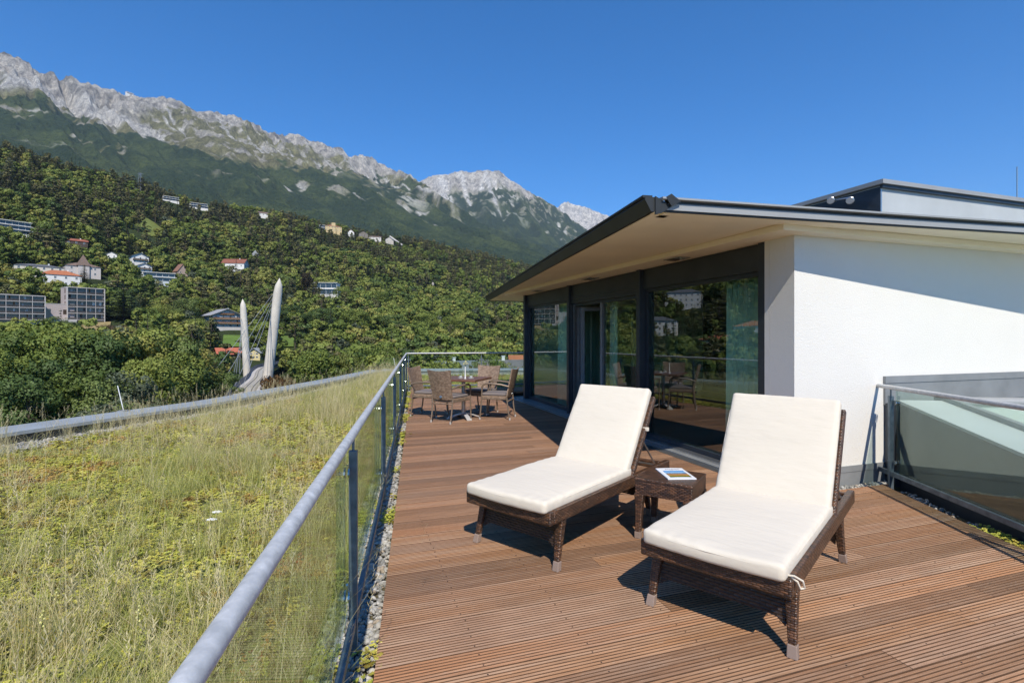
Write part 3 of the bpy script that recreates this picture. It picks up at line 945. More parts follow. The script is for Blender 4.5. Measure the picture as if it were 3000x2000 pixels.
# ------------------------------------------------------------------ furniture
import bmesh
def rounded_box(w, l, t, r, nx=14, ny=20, nz=4, fn=None):
    """subdivided box with rounded edges, centred; fn(x,y,z) may push points"""
    bm = bmesh.new()
    def face(ax, sgn, n, m):
        g = []
        for i in range(n + 1):
            rowv = []
            for j in range(m + 1):
                u = 2 * i / n - 1; v = 2 * j / m - 1
                # denser rows near the edges
                u = math.copysign(abs(u) ** .75, u); v = math.copysign(abs(v) ** .75, v)
                p = {0: (sgn, u, v), 1: (u, sgn, v), 2: (u, v, sgn)}[ax]
                P = Vector((p[0] * w / 2, p[1] * l / 2, p[2] * t / 2))
                I = Vector((max(-w / 2 + r, min(w / 2 - r, P.x)), max(-l / 2 + r, min(l / 2 - r, P.y)), max(-t / 2 + r, min(t / 2 - r, P.z))))
                d = P - I
                if d.length > 1e-9: P = I + d.normalized() * r
                if fn: P = Vector(fn(P.x, P.y, P.z))
                rowv.append(bm.verts.new(P))
            g.append(rowv)
        for i in range(n):
            for j in range(m):
                q = [g[i][j], g[i + 1][j], g[i + 1][j + 1], g[i][j + 1]]
                bm.faces.new(q)
    face(2, 1, nx, ny); face(2, -1, nx, ny); face(0, 1, ny, nz); face(0, -1, ny, nz); face(1, 1, nx, nz); face(1, -1, nx, nz)
    bmesh.ops.remove_doubles(bm, verts=bm.verts, dist=1e-4)
    bmesh.ops.recalc_face_normals(bm, faces=bm.faces)
    me = bpy.data.meshes.new('cushion'); bm.to_mesh(me); bm.free()
    return me
def cushion_mesh(w, l, t, mat, seed, bow=.0):
    rs = random.Random(seed)
    ph = [rs.uniform(0, 6.28) for _ in range(8)]
    def fn(x, y, z):
        e = max(abs(x) / (w / 2), abs(y) / (l / 2))
        dome = .012 * (1 - (2 * x / w) ** 4) * (1 - (2 * y / l) ** 4)
        if z > 0: z += dome
        # puckers that run in from the seams
        pk = max(0, (e - .72) / .28)
        fx = math.sin(y * 43 + ph[0] + 5 * math.sin(y * 7 + ph[1])) * max(0, (abs(x) / (w / 2) - .72) / .28)
        fy = math.sin(x * 47 + ph[2] + 5 * math.sin(x * 9 + ph[3])) * max(0, (abs(y) / (l / 2) - .80) / .20)
        k = .0021 * (fx + fy) * (1 if z > 0 else .3)
        sag = .004 * math.sin(x * 7 + ph[4]) * math.sin(y * 5 + ph[5])
        z += k + (sag if z > 0 else 0)
        y2 = y - bow * (1 - (2 * x / w) ** 2) * (1 if y < 0 else 0) * min(1, abs(y) / (l / 2))
        return (x, y2, z)
    me = rounded_box(w, l, t, min(.024, t * .36), 34, 48, 6, fn)
    finish(me, mat, True, True, 180)
    return me
def lounger(label, loc, az, back_deg, seed):
    t = thing('sun_lounger', label, 'sun lounger', (loc[0], loc[1], 0), -math.radians(az), 'cream cushioned wicker loungers')
    W2, LEN, z0, z1 = .372, 1.80, .305, .395
    for sx in (-1, 1):
        m = MB(); m.box(sx * W2 - (.046 if sx > 0 else 0), .048, z0, sx * W2 + (.046 if sx < 0 else 0), LEN, z1); m.build('side_rail', M['wicker'], t, bevel=.010, seg=3)
    m = MB(); m.box(-W2, 0, z0, W2, .047, z1 - .002); m.build('front_rail', M['wicker'], t, bevel=.010, seg=3)
    m = MB(); m.box(-W2 + .047, LEN - .055, z0 + .005, W2 - .047, LEN - .012, z1 - .02); m.build('rear_rail', M['wicker'], t, bevel=.008)
    m = MB(); m.box(-W2 + .047, .048, z0 + .035, W2 - .047, 1.10, z0 + .055); m.build('seat_deck', M['wicker_in'], t)
    # legs: tapered, splayed, capped
    def leg(sx, y_top, y_foot):
        m = MB()
        top = Vector((sx * .335, y_top, z0 + .001)); ft = Vector((sx * .352, y_foot, .055))
        rings = []
        for k in range(7):
            q = k / 6; p = top.lerp(ft, q); h = .033 - .013 * q ** .7
            rings.append([(p.x - h, p.y - h * .8, p.z), (p.x + h, p.y - h * .8, p.z), (p.x + h, p.y + h * .8, p.z), (p.x - h, p.y + h * .8, p.z)])
        vs = [v_ for r_ in rings for v_ in r_]
        fs = [(0, 1, 2, 3), (24, 27, 26, 25)] + [(i * 4 + j, (i + 1) * 4 + j, (i + 1) * 4 + (j + 1) % 4, i * 4 + (j + 1) % 4) for i in range(6) for j in range(4)]
        m.add(vs, fs); lo = m.build('leg', M['wicker'], t, bevel=.008)
        c = MB(); d = (ft - top).normalized(); a = ft; b = ft + d * (.055 / -d.z)
        for k, (p, h) in enumerate(((a + Vector((0, 0, .002)), .0245), (Vector((b.x, b.y, 0.001)), .026))):
            pass
        h0, h1 = .0215, .024
        c.add([(a.x + i * h0, a.y + j * h0 * .85, .057) for i, j in ((-1, -1), (1, -1), (1, 1), (-1, 1))] + [(b.x + i * h1, b.y + j * h1 * .85, .0) for i, j in ((-1, -1), (1, -1), (1, 1), (-1, 1))],
              [(0, 1, 2, 3), (7, 6, 5, 4), (0, 4, 5, 1), (1, 5, 6, 2), (2, 6, 7, 3), (3, 7, 4, 0)])
        c.build('foot_cap', M['plastic_foot'], lo, bevel=.004)
    for sx in (-1, 1): leg(sx, .165, .105); leg(sx, 1.36, 1.42)
    # apron panels between each pair of legs, with an arched lower edge
    for yb, yt in ((.115, .165), (1.41, 1.36)):
        n = 16; top = []; bot = []
        for i in range(n + 1):
            x = -.315 + .63 * i / n; e = abs(x) / .315
            zb = .150 - .035 * max(0, (e - .8) / .2) ** 2
            top.append((x, yt, z0 + .02)); bot.append((x, yb + (yt - yb) * (zb - .06) / (z0 - .06), zb))
        vs = top + bot; k = len(vs)
        vs += [(x, y + .03, z) for x, y, z in vs]
        fs = []
        for i in range(n):
            fs += [(i, i + 1, n + 2 + i, n + 1 + i), (k + i, k + n + 1 + i, k + n + 2 + i, k + i + 1), (n + 1 + i, n + 2 + i, k + n + 2 + i, k + n + 1 + i), (i, k + i, k + i + 1, i + 1)]
        m = MB(); m.add(vs, fs); m.build('apron', M['wicker_in'], t)
    # seat cushion
    me = cushion_mesh(.70, 1.16, .078, M['cushion'], seed, .02)
    cs = obj('seat_cushion', me, t, (0, .555, z1 + .022))
    def piping(parent, w, l, z, bow=0.):
        pts = []
        for k in range(48):
            a_ = 2 * math.pi * k / 48; cx_, sx_2 = math.cos(a_), math.sin(a_)
            x = math.copysign(min(1, abs(cx_) ** .28), cx_) * (w / 2 - .0025); y_ = math.copysign(min(1, abs(sx_2) ** .28), sx_2) * (l / 2 - .0025)
            if y_ < 0: y_ -= bow * (1 - (2 * x / w) ** 2)
            pts.append((x, y_, z))
        m_ = MB(); m_.tube(pts, .0042, 6, closed=True); m_.build('piping', M['cushion'], parent, smooth=True)
    piping(cs, .70, 1.16, .020, .02)
    # backrest hinged at y = 1.09
    hin = Vector((0, 1.10, z1 - .03)); bl = .74; a = math.radians(back_deg)
    Rm = Matrix.Translation(hin) @ Matrix.Rotation(a, 4, 'X')
    br = MB(); br.box(-.325, .0, -.018, .325, bl, .012)
    bo = br.build('backrest', M['wicker_in'], t, bevel=.01); bo.matrix_local = Rm
    for sx in (-1, 1):
        e = MB(); e.box(sx * .345 - .02, 0, -.03, sx * .345 + .02, bl, .014); eo = e.build('side_edge', M['wicker'], bo, bevel=.008, seg=3)
    e = MB(); e.box(-.325, bl - .04, -.03, .325, bl + .004, .013); e.build('top_edge', M['wicker'], bo, bevel=.008)
    me = cushion_mesh(.69, .76, .075, M['cushion_back'], seed + 5)
    bc = obj('back_cushion', me, t); bc.matrix_local = Rm @ Matrix.Translation((0, .395, .058))
    piping(bc, .69, .76, .019)
    sm = MB()
    cr = .33; ys = .37
    loop = [(-cr, -ys, 0), (cr, -ys, 0), (cr, ys, 0), (-cr, ys, 0)]
    # support struts
    for sx in (-1, 1):
        s = MB(); p1 = Rm @ Vector((sx * .30, .40, -.03)); p2 = Vector((sx * .30, 1.66, z0 + .06))
        s.tube([p1, p2], .008, 8); s.build('strut', M['steel'], t, smooth=True)
    s = MB(); s.tube([(-.32, 1.66, z0 + .06), (.32, 1.66, z0 + .06)], .008, 8); s.build('cross_rod', M['steel'], t, smooth=True)
    return t
l1 = lounger('farther cream sun lounger left of the small side table', (-.046, 3.425), 40.4, 56, 3)
l2 = lounger('nearest cream sun lounger in the foreground, right of the side table', (.979, 2.547), 41.3, 59, 17)
# fabric tie at the near lounger's corner, strap on the far one's back
m = MB(); m.tube([(.34, .03, .40), (.375, .03, .405), (.405, .05, .385), (.41, .065, .35), (.395, .055, .345), (.385, .04, .38), (.36, .035, .395)], .005, 8)
m.build('cushion_tie', M['cushion'], l2, smooth=True)
m = MB(); m.box(.335, 1.335, .715, .385, 1.36, .745); m.build('cushion_strap', M['cushion'], l1, bevel=.004)

# side table
FRt = Vector((1.257, 3.565, 0)); FLt = Vector((.906, 3.795, 0))
tx = (FRt - FLt).normalized(); ty = Vector((-tx.y, tx.x, 0))
ctr = FLt + tx * .21 + ty * .21
st = thing('side_table', 'small square dark wicker side table between the two loungers', 'side table', ctr, math.atan2(tx.y, tx.x))
S = .21
m = MB(); m.box(-S, -S, .425, S, S, .447); m.build('table_top', M['wicker'], st, bevel=.008, seg=3)
for k in range(4):
    m = MB(); m.box(-S + .004, -S + .003, .325, S - .004, -S + .03, .426)
    o = m.build('apron', M['wicker'], st, rz=k * math.pi / 2, bevel=.004)
for sx in (-1, 1):
    for sy in (-1, 1):
        m = MB(); vs = []
        for z, h, off in ((.328, .036, 0), (.25, .027, .002), (.15, .023, .006), (.045, .021, .010)):
            cxx = sx * (S - .033 + off); cyy_ = sy * (S - .033 + off)
            vs += [(cxx - h, cyy_ - h, z), (cxx + h, cyy_ - h, z), (cxx + h, cyy_ + h, z), (cxx - h, cyy_ + h, z)]
        m.add(vs, [(0, 1, 2, 3), (12, 15, 14, 13)] + [(i * 4 + j, (i + 1) * 4 + j, (i + 1) * 4 + (j + 1) % 4, i * 4 + (j + 1) % 4) for i in range(3) for j in range(4)])
        lo = m.build('leg', M['wicker'], st, bevel=.006)
        m = MB(); cxx = sx * (S - .023); cyy_ = sy * (S - .023); m.box(cxx - .023, cyy_ - .023, 0, cxx + .023, cyy_ + .023, .05)
        m.build('foot_cap', M['plastic_foot'], lo, bevel=.004)

# magazine on the side table
mg = thing('magazine', 'white magazine with a town photograph on its cover', 'magazine', (1.238, 3.885, .448), math.radians(2))
m = MB()
n = 8; vs = []
for i in range(n + 1):
    x = -.105 + .21 * i / n; zz = .0075 + .0025 * math.sin(i / n * 3.1)
    vs += [(x, -.148, 0), (x, .148, 0), (x, -.148, zz), (x, .148, zz)]
fs = []
for i in range(n):
    a = 4 * i; b = a + 4
    fs += [(a, a + 1, b + 1, b), (a + 2, b + 2, b + 3, a + 3), (a, b, b + 2, a + 2), (a + 1, a + 3, b + 3, b + 1)]
fs += [(0, 2, 3, 1), (4 * n, 4 * n + 1, 4 * n + 3, 4 * n + 2)]
m.add(vs, fs); m.build('pages', simple('white_gloss_paper', (.82, .83, .84), .3, 0, .02), mg)
pm = NT('cover_photograph'); uv = pm.coord('Generated'); sx_ = pm.n('ShaderNodeSeparateXYZ', {0: uv})
nz = pm.noise(pm.scale(uv, (9, 3, 1)), 1.5, 4, .7)
h_ = pm.math('ADD', sx_.outputs[1], pm.math('MULTIPLY_ADD', nz, .28, -.14))
pm.p(col=pm.ramp(h_, [(0, (.03, .05, .02)), (.12, (.22, .22, .02)), (.25, (.45, .24, .06)), (.40, (.55, .30, .12)), (.5, (.30, .16, .10)), (.56, (.08, .14, .25)), (.66, (.40, .60, .78)), (.82, (.16, .42, .75)), (1, (.06, .26, .62))]), rough=.25)
m = MB(); m.box(-.075, -.115, .0095, .082, .06, .0108); m.build('cover_picture', pm.m, mg)
cu = bpy.data.curves.new('cover_title', 'FONT'); cu.body = 'Magazin'; cu.size = .034; cu.align_x = 'CENTER'; cu.extrude = .0002
cu.materials.append(simple('title_ink', (.18, .18, .22), .5))
tmp = bpy.data.objects.new('cover_title', cu); tm = bpy.data.meshes.new_from_object(tmp)
bpy.data.objects.remove(tmp)
to = obj('cover_title', tm, mg, (.012, .092, .0105))

# ------------------------------------------------------------------ dining set
def dining_chair():
    t = thing('wicker_armchair', 'x', 'chair', (0, 0, 0), 0, 'wicker armchairs round the dining table')
    # back panel: curved, wider at the top, raised corners
    nu, nv = 12, 14
    F_s = []; B_s = []
    for j in range(nv + 1):
        v = j / nv
        hw = .205 + .045 * v
        for i in range(nu + 1):
            u = 2 * i / nu - 1
            z = .40 + .50 * v + .022 * v * (u * u)
            y = -.225 - .115 * v - .030 * (1 - u * u) * (.4 + .6 * v)
            F_s.append((u * hw, y + .011, z)); B_s.append((u * hw, y - .013, z))
    n1 = nu + 1; N0 = len(F_s)
    fs = []
    for j in range(nv):
        for i in range(nu):
            a = j * n1 + i
            fs += [(a, a + n1, a + n1 + 1, a + 1), (N0 + a, N0 + a + 1, N0 + a + n1 + 1, N0 + a + n1)]
    for i in range(nu):
        fs += [(i, i + 1, N0 + i + 1, N0 + i), (nv * n1 + i, N0 + nv * n1 + i, N0 + nv * n1 + i + 1, nv * n1 + i + 1)]
    for j in range(nv):
        a = j * n1; fs += [(a, N0 + a, N0 + a + n1, a + n1)]
        a = j * n1 + nu; fs += [(a, a + n1, N0 + a + n1, N0 + a)]
    m = MB(); m.add(F_s + B_s, fs); bk = m.build('backrest', M['chair_weave'], t, smooth=True, angle=60)
    bd = MB(); bd.lathe([(.0, -.002), (.026, -.002), (.024, .003), (.0, .004)], 16, cap=False)
    bo = bd.build('badge', M['steel'], bk, smooth=True, loc=(.0, -.286, .455)); bo.rotation_euler = (math.radians(78), 0, 0); bo.scale = (1.15, .8, 1)
    m = MB(); m.box(-.23, -.225, .355, .23, .235, .425); m.build('seat', M['chair_weave'], t, bevel=.014, seg=3)
    me = rounded_box(.45, .45, .05, .02, 12, 12, 4, lambda x, y, z: (x, y, z + (.006 * (1 - (x / .225) ** 4) * (1 - (y / .225) ** 4) if z > 0 else 0)))
    finish(me, M['grey_cushion'], True, True, 180); obj('seat_cushion', me, t, (0, .015, .452))
    pi_ = MB(); pi_.box(-.215, .2385, .438, .215, .241, .446); pi_.build('cushion_seam', M['rubber'], t)
    for sx in (-1, 1):
        m = MB(); m.tube([(sx * .222, -.235, .42), (sx * .214, -.255, .2), (sx * .212, -.285, .03)], .0135, 10)
        lg = m.build('leg', M['chair_tube'], t, smooth=True)
        c = MB(); c.lathe([(.0145, 0), (.0165, .006), (.0155, .038), (.0135, .04)], 10, (sx * .2115, -.2885, 0)); c.build('foot_cap', M['foot_silver'], lg, smooth=True)
        m = MB(); m.tube([(sx * .268, .215, .50), (sx * .262, .222, .36), (sx * .252, .255, .03)], .0135, 10)
        lg = m.build('leg', M['chair_tube'], t, smooth=True)
        c = MB(); c.lathe([(.0145, 0), (.0165, .006), (.0155, .038), (.0135, .04)], 10, (sx * .2513, .2575, 0)); c.build('foot_cap', M['foot_silver'], lg, smooth=True)
        m = MB(); m.tube([(sx * .232, -.275, .60), (sx * .262, -.14, .635), (sx * .275, .05, .652), (sx * .276, .145, .648), (sx * .275, .19, .625), (sx * .272, .21, .58), (sx * .268, .215, .50)], [.015, .017, .018, .018, .017, .0155, .0135], 10)
        m.build('armrest', M['chair_tube'], t, smooth=True)
        m = MB(); m.box(sx * .231 - .004, -.22, .37, sx * .262 + .004, .22, .385) if sx > 0 else m.box(sx * .262 - .004, -.22, .37, sx * .231 + .004, .22, .385)
        m.build('side_rail', M['chair_tube'], t)
    m = MB(); m.tube([(-.216, -.25, .335), (.216, -.25, .335)], .012, 8); m.build('rear_rail', M['chair_weave'], t, smooth=True)
    return t
ch = dining_chair()
spots = [((-1.08, 9.06), 31, 'wicker armchair with its back to the viewer, nearest of the dining set'),
         ((-.27, 9.42), -76, 'wicker armchair at the right of the dining table, seen side on'),
         ((-.60, 9.98), 205, 'wicker armchair beyond the dining table, facing the viewer'),
         ((-1.56, 9.70), 107, 'wicker armchair at the left of the dining table by the railing')]
for k, (p, az, lab) in enumerate(spots):
    c = ch if k == 0 else copy_tree(ch)
    c.location = (p[0], p[1], 0); c.rotation_euler = (0, 0, -math.radians(az)); c['label'] = lab
dt = thing('dining_table', 'square brown topped dining table on a silver pedestal', 'table', (-.888, 9.37, 0), -math.radians(19.5))
m = MB(); m.box(-.4, -.4, .70, .4, .4, .738); m.build('table_top', M['table_wood'], dt, bevel=.006)
m = MB(); m.lathe([(.036, .085), (.036, .70)], 18); m.build('column', M['foot_silver'], dt, smooth=True)
m = MB(); m.box(-.16, -.16, .69, .16, .16, .699); m.build('mount_plate', M['dark_tube'], dt)
for k in range(4):
    m = MB(); vs = []
    nn = 9
    for i in range(nn):
        q = i / (nn - 1); x = .02 + .29 * q; z = .095 - .078 * q ** 1.7; w = .034 + .012 * q
        vs += [(x, -w, z), (x, w, z), (x, w, max(0, z - .018)), (x, -w, max(0, z - .018))]
    fs = [(0, 3, 2, 1), (4 * nn - 4, 4 * nn - 3, 4 * nn - 2, 4 * nn - 1)] + [(4 * i + j, 4 * i + (j + 1) % 4, 4 * i + 4 + (j + 1) % 4, 4 * i + 4 + j) for i in range(nn - 1) for j in range(4)]
    m.add(vs, fs); m.build('base_arm', M['foot_silver'], dt, smooth=True, rz=math.radians(45) + k * math.pi / 2)
zt = .739
for (x, y, lab) in ((-.935, 9.36, 'left drinking glass on a white coaster on the dining table'), (-.745, 9.33, 'right drinking glass on a white coaster on the dining table')):
    g = thing('drinking_glass', lab, 'glass', (x, y, zt), 0, 'glasses on the dining table')
    m = MB(); m.lathe([(.05, 0), (.055, .004), (.05, .006)], 20); m.build('coaster', M['pot_white'], g, smooth=True)
    m = MB(); m.lathe([(.024, .007), (.031, .012), (.036, .15), (.034, .15), (.029, .02), (.0, .018)], 20, cap=False); m.build('tumbler', M['tumbler_glass'], g, smooth=True)
    m = MB(); m.lathe([(.023, .014), (.029, .022), (.029, .04)], 14); m.build('candle', M['pot_white'], g, smooth=True)
vz = thing('flower_vase', 'slim white vase with pale yellow flowers on the dining table', 'vase', (-.838, 9.18, zt))
m = MB(); m.lathe([(.018, 0), (.013, .02), (.009, .12), (.010, .19), (.013, .215)], 14); m.build('vase', M['pot_white'], vz, smooth=True)
petal = simple('pale_petals', (.78, .74, .42), .6); stemm = simple('flower_stem', (.06, .12, .03), .6)
fr = random.Random(5)
for k in range(7):
    a = k * 2.4; r_ = .012 + .016 * (k % 3); c = (r_ * math.cos(a), r_ * math.sin(a), .245 + .018 * (k % 4))
    m = MB()
    for j in range(9):
        b = j * 2.399; q = j / 9
        d = Vector((math.cos(b) * (.3 + q), math.sin(b) * (.3 + q), 1.1 - q)).normalized()
        u = d.cross(Vector((0, 0, 1))).normalized() * .010; w = Vector(c) + d * .005
        m.add([w - u * .4, w + u * .4, w + d * .014 + u, w + d * .019, w + d * .014 - u], [(0, 1, 2, 3, 4)])
    m.build('flower', petal, vz)
m = MB()
for k in range(5): m.tube([(0, 0, .2), (.012 * math.cos(k * 1.3), .012 * math.sin(k * 1.3), .25)], .0022, 5)
m.build('stems', stemm, vz)
# ------------------------------------------------------------------ gravel, sedum and grasses on the roof
def pebble_mesh(seed, mat):
    rs = np.random.default_rng(seed)
    bm = bmesh.new(); bmesh.ops.create_icosphere(bm, subdivisions=2, radius=1)
    s = np.array([1, rs.uniform(.65, .9), rs.uniform(.45, .7)])
    k = rs.normal(size=(5, 3)); k /= np.linalg.norm(k, axis=1)[:, None]; cut = rs.uniform(.55, .8, 5)
    for v_ in bm.verts:
        p = np.array(v_.co)
        for a, c in zip(k, cut):
            d = p @ a - c
            if d > 0: p = p - a * d * .8
        v_.co = Vector(p * s)
    me = bpy.data.meshes.new('pebble'); bm.to_mesh(me); bm.free()
    finish(me, mat, True, False, 35)
    return me
def pebble_mat():
    N = NT('limestone_pebbles'); r = N.rnd()
    c = N.ramp(r, [(0, (.27, .26, .235)), (.3, (.42, .405, .37)), (.6, (.50, .48, .44)), (.8, (.40, .33, .25)), (.9, (.25, .255, .245)), (1, (.56, .55, .52))], 'CONSTANT')
    f = N.noise(N.coord(), 1.6, 4)
    N.p(col=N.mix(.5, c, N.ramp(f, [(.3, (.62, .60, .56)), (.7, (1.1, 1.1, 1.08))]), 'MULTIPLY'), rough=.85, spec=.25)
    return N.m
M['pebble'] = pebble_mat()
peb = [pebble_mesh(40 + k, M['pebble']) for k in range(6)]
R = np.random.default_rng(21)
def rz_rot(n, tilt=.5):
    return np.stack([R.normal(0, tilt, n), R.normal(0, tilt, n), R.uniform(0, 6.28, n)], 1)
EDG = np.array([EDGE0.x, EDGE0.y]); rd2 = np.array([RD.x, RD.y]); rn2 = np.array([RN.x, RN.y])
# strip under the railing
s = np.concatenate([R.uniform(-1.5, 3.2, 2600), R.uniform(3.2, 12.6, 2600)]); n = len(s)
q = R.uniform(-.215, -.012, n)
xy = EDG + rd2 * s[:, None] + rn2 * q[:, None]
P1 = np.c_[xy, -.075 + R.uniform(0, .032, n)]
S1 = R.uniform(.011, .026, n) * np.where(s > 3.2, 1.15, 1)
o = scatter('deck_gravel', P1, rz_rot(n), S1, R.integers(0, 6, n), peb)
tag(o, 'white pebbles along the deck edge under the glass railing', 'gravel', kind='stuff')
# strip along the parapet, and its far leg
ys = R.uniform(.5, 20.4, 15000); n = len(ys)
wid = .58 + .08 * np.sin(ys * 1.3)
d = R.uniform(0, 1, n) ** .9 * wid
P2 = np.c_[par_x(ys) + d + .02, ys, RZ + R.uniform(0, .04, n)]
xs = R.uniform(-5.1, 4.0, 2600); n2 = len(xs)
P3 = np.c_[xs, far_y(xs) - R.uniform(.02, .75, n2), RZ + R.uniform(.01, .06, n2)]
PP = np.r_[P2, P3]; n = len(PP)
o = scatter('parapet_gravel', PP, rz_rot(n), R.uniform(.016, .034, n), R.integers(0, 6, n), peb)
tag(o, 'pale pebble strip along the roof parapet', 'gravel', kind='stuff')
ss = R.uniform(0, 6.5, 900); n = len(ss)
P4 = np.c_[np.array([RR0.x, RR0.y]) + np.array([RRD.x, RRD.y]) * ss[:, None] + np.c_[R.uniform(-.02, .14, n), np.zeros(n)], -.07 + R.uniform(0, .025, n)]
xw = R.uniform(-.2, 1.3, 420); P5 = np.array([L2W(a, R.uniform(-.10, -.03), -.035 + R.uniform(0, .03)) for a in xw])
keep = (ss < 1.1) | (R.random(n) < .25)
P4 = np.r_[P4[keep], P5]; n = len(P4)
o = scatter('wall_gravel', P4, rz_rot(n), R.uniform(.012, .024, n), R.integers(0, 6, n), peb)
tag(o, 'white pebbles at the foot of the white wall and short railing', 'gravel', kind='stuff')

# sedum rosettes
def sedum_mat():
    N = NT('sedum_leaves'); r = N.rnd()
    pos = N.n('ShaderNodeNewGeometry').outputs['Position']
    patch = N.noise(pos, 1.1, 3, .6); p2 = N.noise(pos, 4.2, 3, .6)
    green = N.ramp(r, [(0, (.32, .36, .055)), (.5, (.48, .48, .08)), (1, (.62, .56, .125))])
    red = N.ramp(r, [(0, (.36, .13, .045)), (.5, (.48, .24, .07)), (1, (.46, .34, .08))])
    f = N.ramp(N.math('ADD', N.math('MULTIPLY', patch, .75), N.math('MULTIPLY', p2, .45)), [(.62, (0, 0, 0)), (.75, (1, 1, 1))])
    dark = N.ramp(N.noise(pos, 9, 2), [(.38, (.36, .28, .22)), (.52, (1, 1, 1))])
    N.p(col=N.mix(1., N.mix(f, green, red), dark, 'MULTIPLY'), rough=.5, spec=.35)
    return N.m
M['sedum'] = sedum_mat()
def rosette(seed, nst):
    rs = random.Random(seed); m = MB()
    for k in range(nst):
        cx_ = rs.gauss(0, .024); cy_ = rs.gauss(0, .024); h = rs.uniform(.014, .04)
        for j in range(7):
            a = j * 2.4 + rs.random(); q = j / 7
            d = Vector((math.cos(a), math.sin(a), .25 + 1.5 * q)).normalized()
            u = d.cross(Vector((0, 0, 1))).normalized(); w = u.cross(d)
            b = Vector((cx_, cy_, h)); L = .013 * (1.1 - .5 * q); t_ = .0048
            m.add([b, b + d * L * .55 + u * t_, b + d * L, b + d * L * .55 - u * t_, b + d * L * .5 + w * t_ * .8, b + d * L * .5 - w * t_ * .6],
                  [(0, 1, 4), (1, 2, 4), (2, 3, 4), (3, 0, 4), (1, 0, 5), (2, 1, 5), (3, 2, 5), (0, 3, 5)])
    return m.mesh('sedum', M['sedum'], False, False)
sed = [rosette(60 + k, 9) for k in range(5)]
def roof_pts(n, y0, y1, power=1.0):
    y = y0 + (y1 - y0) * R.random(n) ** power
    lx = par_x(y) + .60 + .08 * np.sin(y * 1.3)
    rx = EDGE0.x - (y - EDGE0.y) * math.tan(RAIL_AZ) - .225
    x = lx + (rx - lx) * R.random(n)
    return np.c_[x, y]
def grassiness(p):
    """0 where sedum carpets the roof, 1 where grass took over"""
    g = fbm(p[:, 0] * .55 + 3, p[:, 1] * .38 + 8, 3)
    right = np.clip((p[:, 0] + 3.9 - .10 * (p[:, 1] - 5)) / 2.4, 0, 1)
    near = np.clip((3.1 - p[:, 1]) / 1.2, 0, 1)
    far = np.clip((p[:, 1] - 6.0) / 3.0, 0, 1)
    return np.clip(.80 * right + .55 * near + .45 * far + (g - .5) * 1.6 - .14, 0, 1)
a = np.r_[roof_pts(15000, .6, 6.5), roof_pts(9000, 5.5, 19.5)]
g = grassiness(a); keep = R.random(len(a)) > g * .62
a = a[keep]; n = len(a)
P = np.c_[a, RZ + R.uniform(-.006, .012, n)]
fx_ = R.uniform(-5.0, 4.2, 2600); fy_ = np.array([15.1 + R.random() * 4.7 for _ in fx_])
P = np.r_[P, np.c_[fx_, fy_, np.full(len(fx_), RZ)]]
# tufts of sedum that creep into the gravel and under the right railing
sl = R.uniform(-1.4, 12.4, 520); ql = np.where(R.random(520) < .5, R.uniform(-.24, -.16, 520), R.uniform(-.07, -.0, 520))
cl = fbm(sl * 1.3, sl * 0 + 2, 3) > .52
xy = (EDG + rd2 * sl[:, None] + rn2 * ql[:, None])[cl]
P = np.r_[P, np.c_[xy, np.full(len(xy), -.058)]]
sr = R.uniform(1.0, 6.5, 420)
P = np.r_[P, np.c_[np.array([RR0.x, RR0.y]) + np.array([RRD.x, RRD.y]) * sr[:, None] + np.c_[R.uniform(-.01, .12, 420), np.zeros(420)], np.full(420, -.075)]]
n = len(P)
o = scatter('sedum_carpet', P, rz_rot(n, .15), R.uniform(.8, 1.5, n) * np.where(P[:, 1] > 7, 1.5, 1.0), R.integers(0, 5, n), sed)
tag(o, 'yellow green and reddish sedum carpet on the planted roof', 'sedum', kind='stuff')

# grasses
def grass_mat(name, stops):
    N = NT(name); r = N.rnd(); a = N.n('ShaderNodeAttribute', attribute_name='tone')
    pos = N.n('ShaderNodeNewGeometry').outputs['Position']
    f = N.math('ADD', N.math('MULTIPLY', a.outputs['Fac'], .55), N.math('MULTIPLY_ADD', N.noise(pos, .9, 2), .5, N.math('MULTIPLY_ADD', r, .25, -.15)))
    col = N.ramp(f, stops)
    N.p(col=col, rough=.55, spec=.3)
    tr = N.n('ShaderNodeBsdfTranslucent', {0: col})
    N.set(N.out.inputs[0], N.n('ShaderNodeMixShader', {0: .42, 1: N.b.outputs[0], 2: tr.outputs[0]}))
    return N.m
M['grass'] = grass_mat('meadow_grass', [(.18, (.21, .27, .055)), (.38, (.46, .48, .125)), (.62, (.70, .65, .28)), (.85, (.85, .76, .48))])
M['straw'] = grass_mat('dry_stalks', [(.2, (.58, .49, .24)), (.6, (.74, .64, .37)), (.95, (.84, .74, .50))])
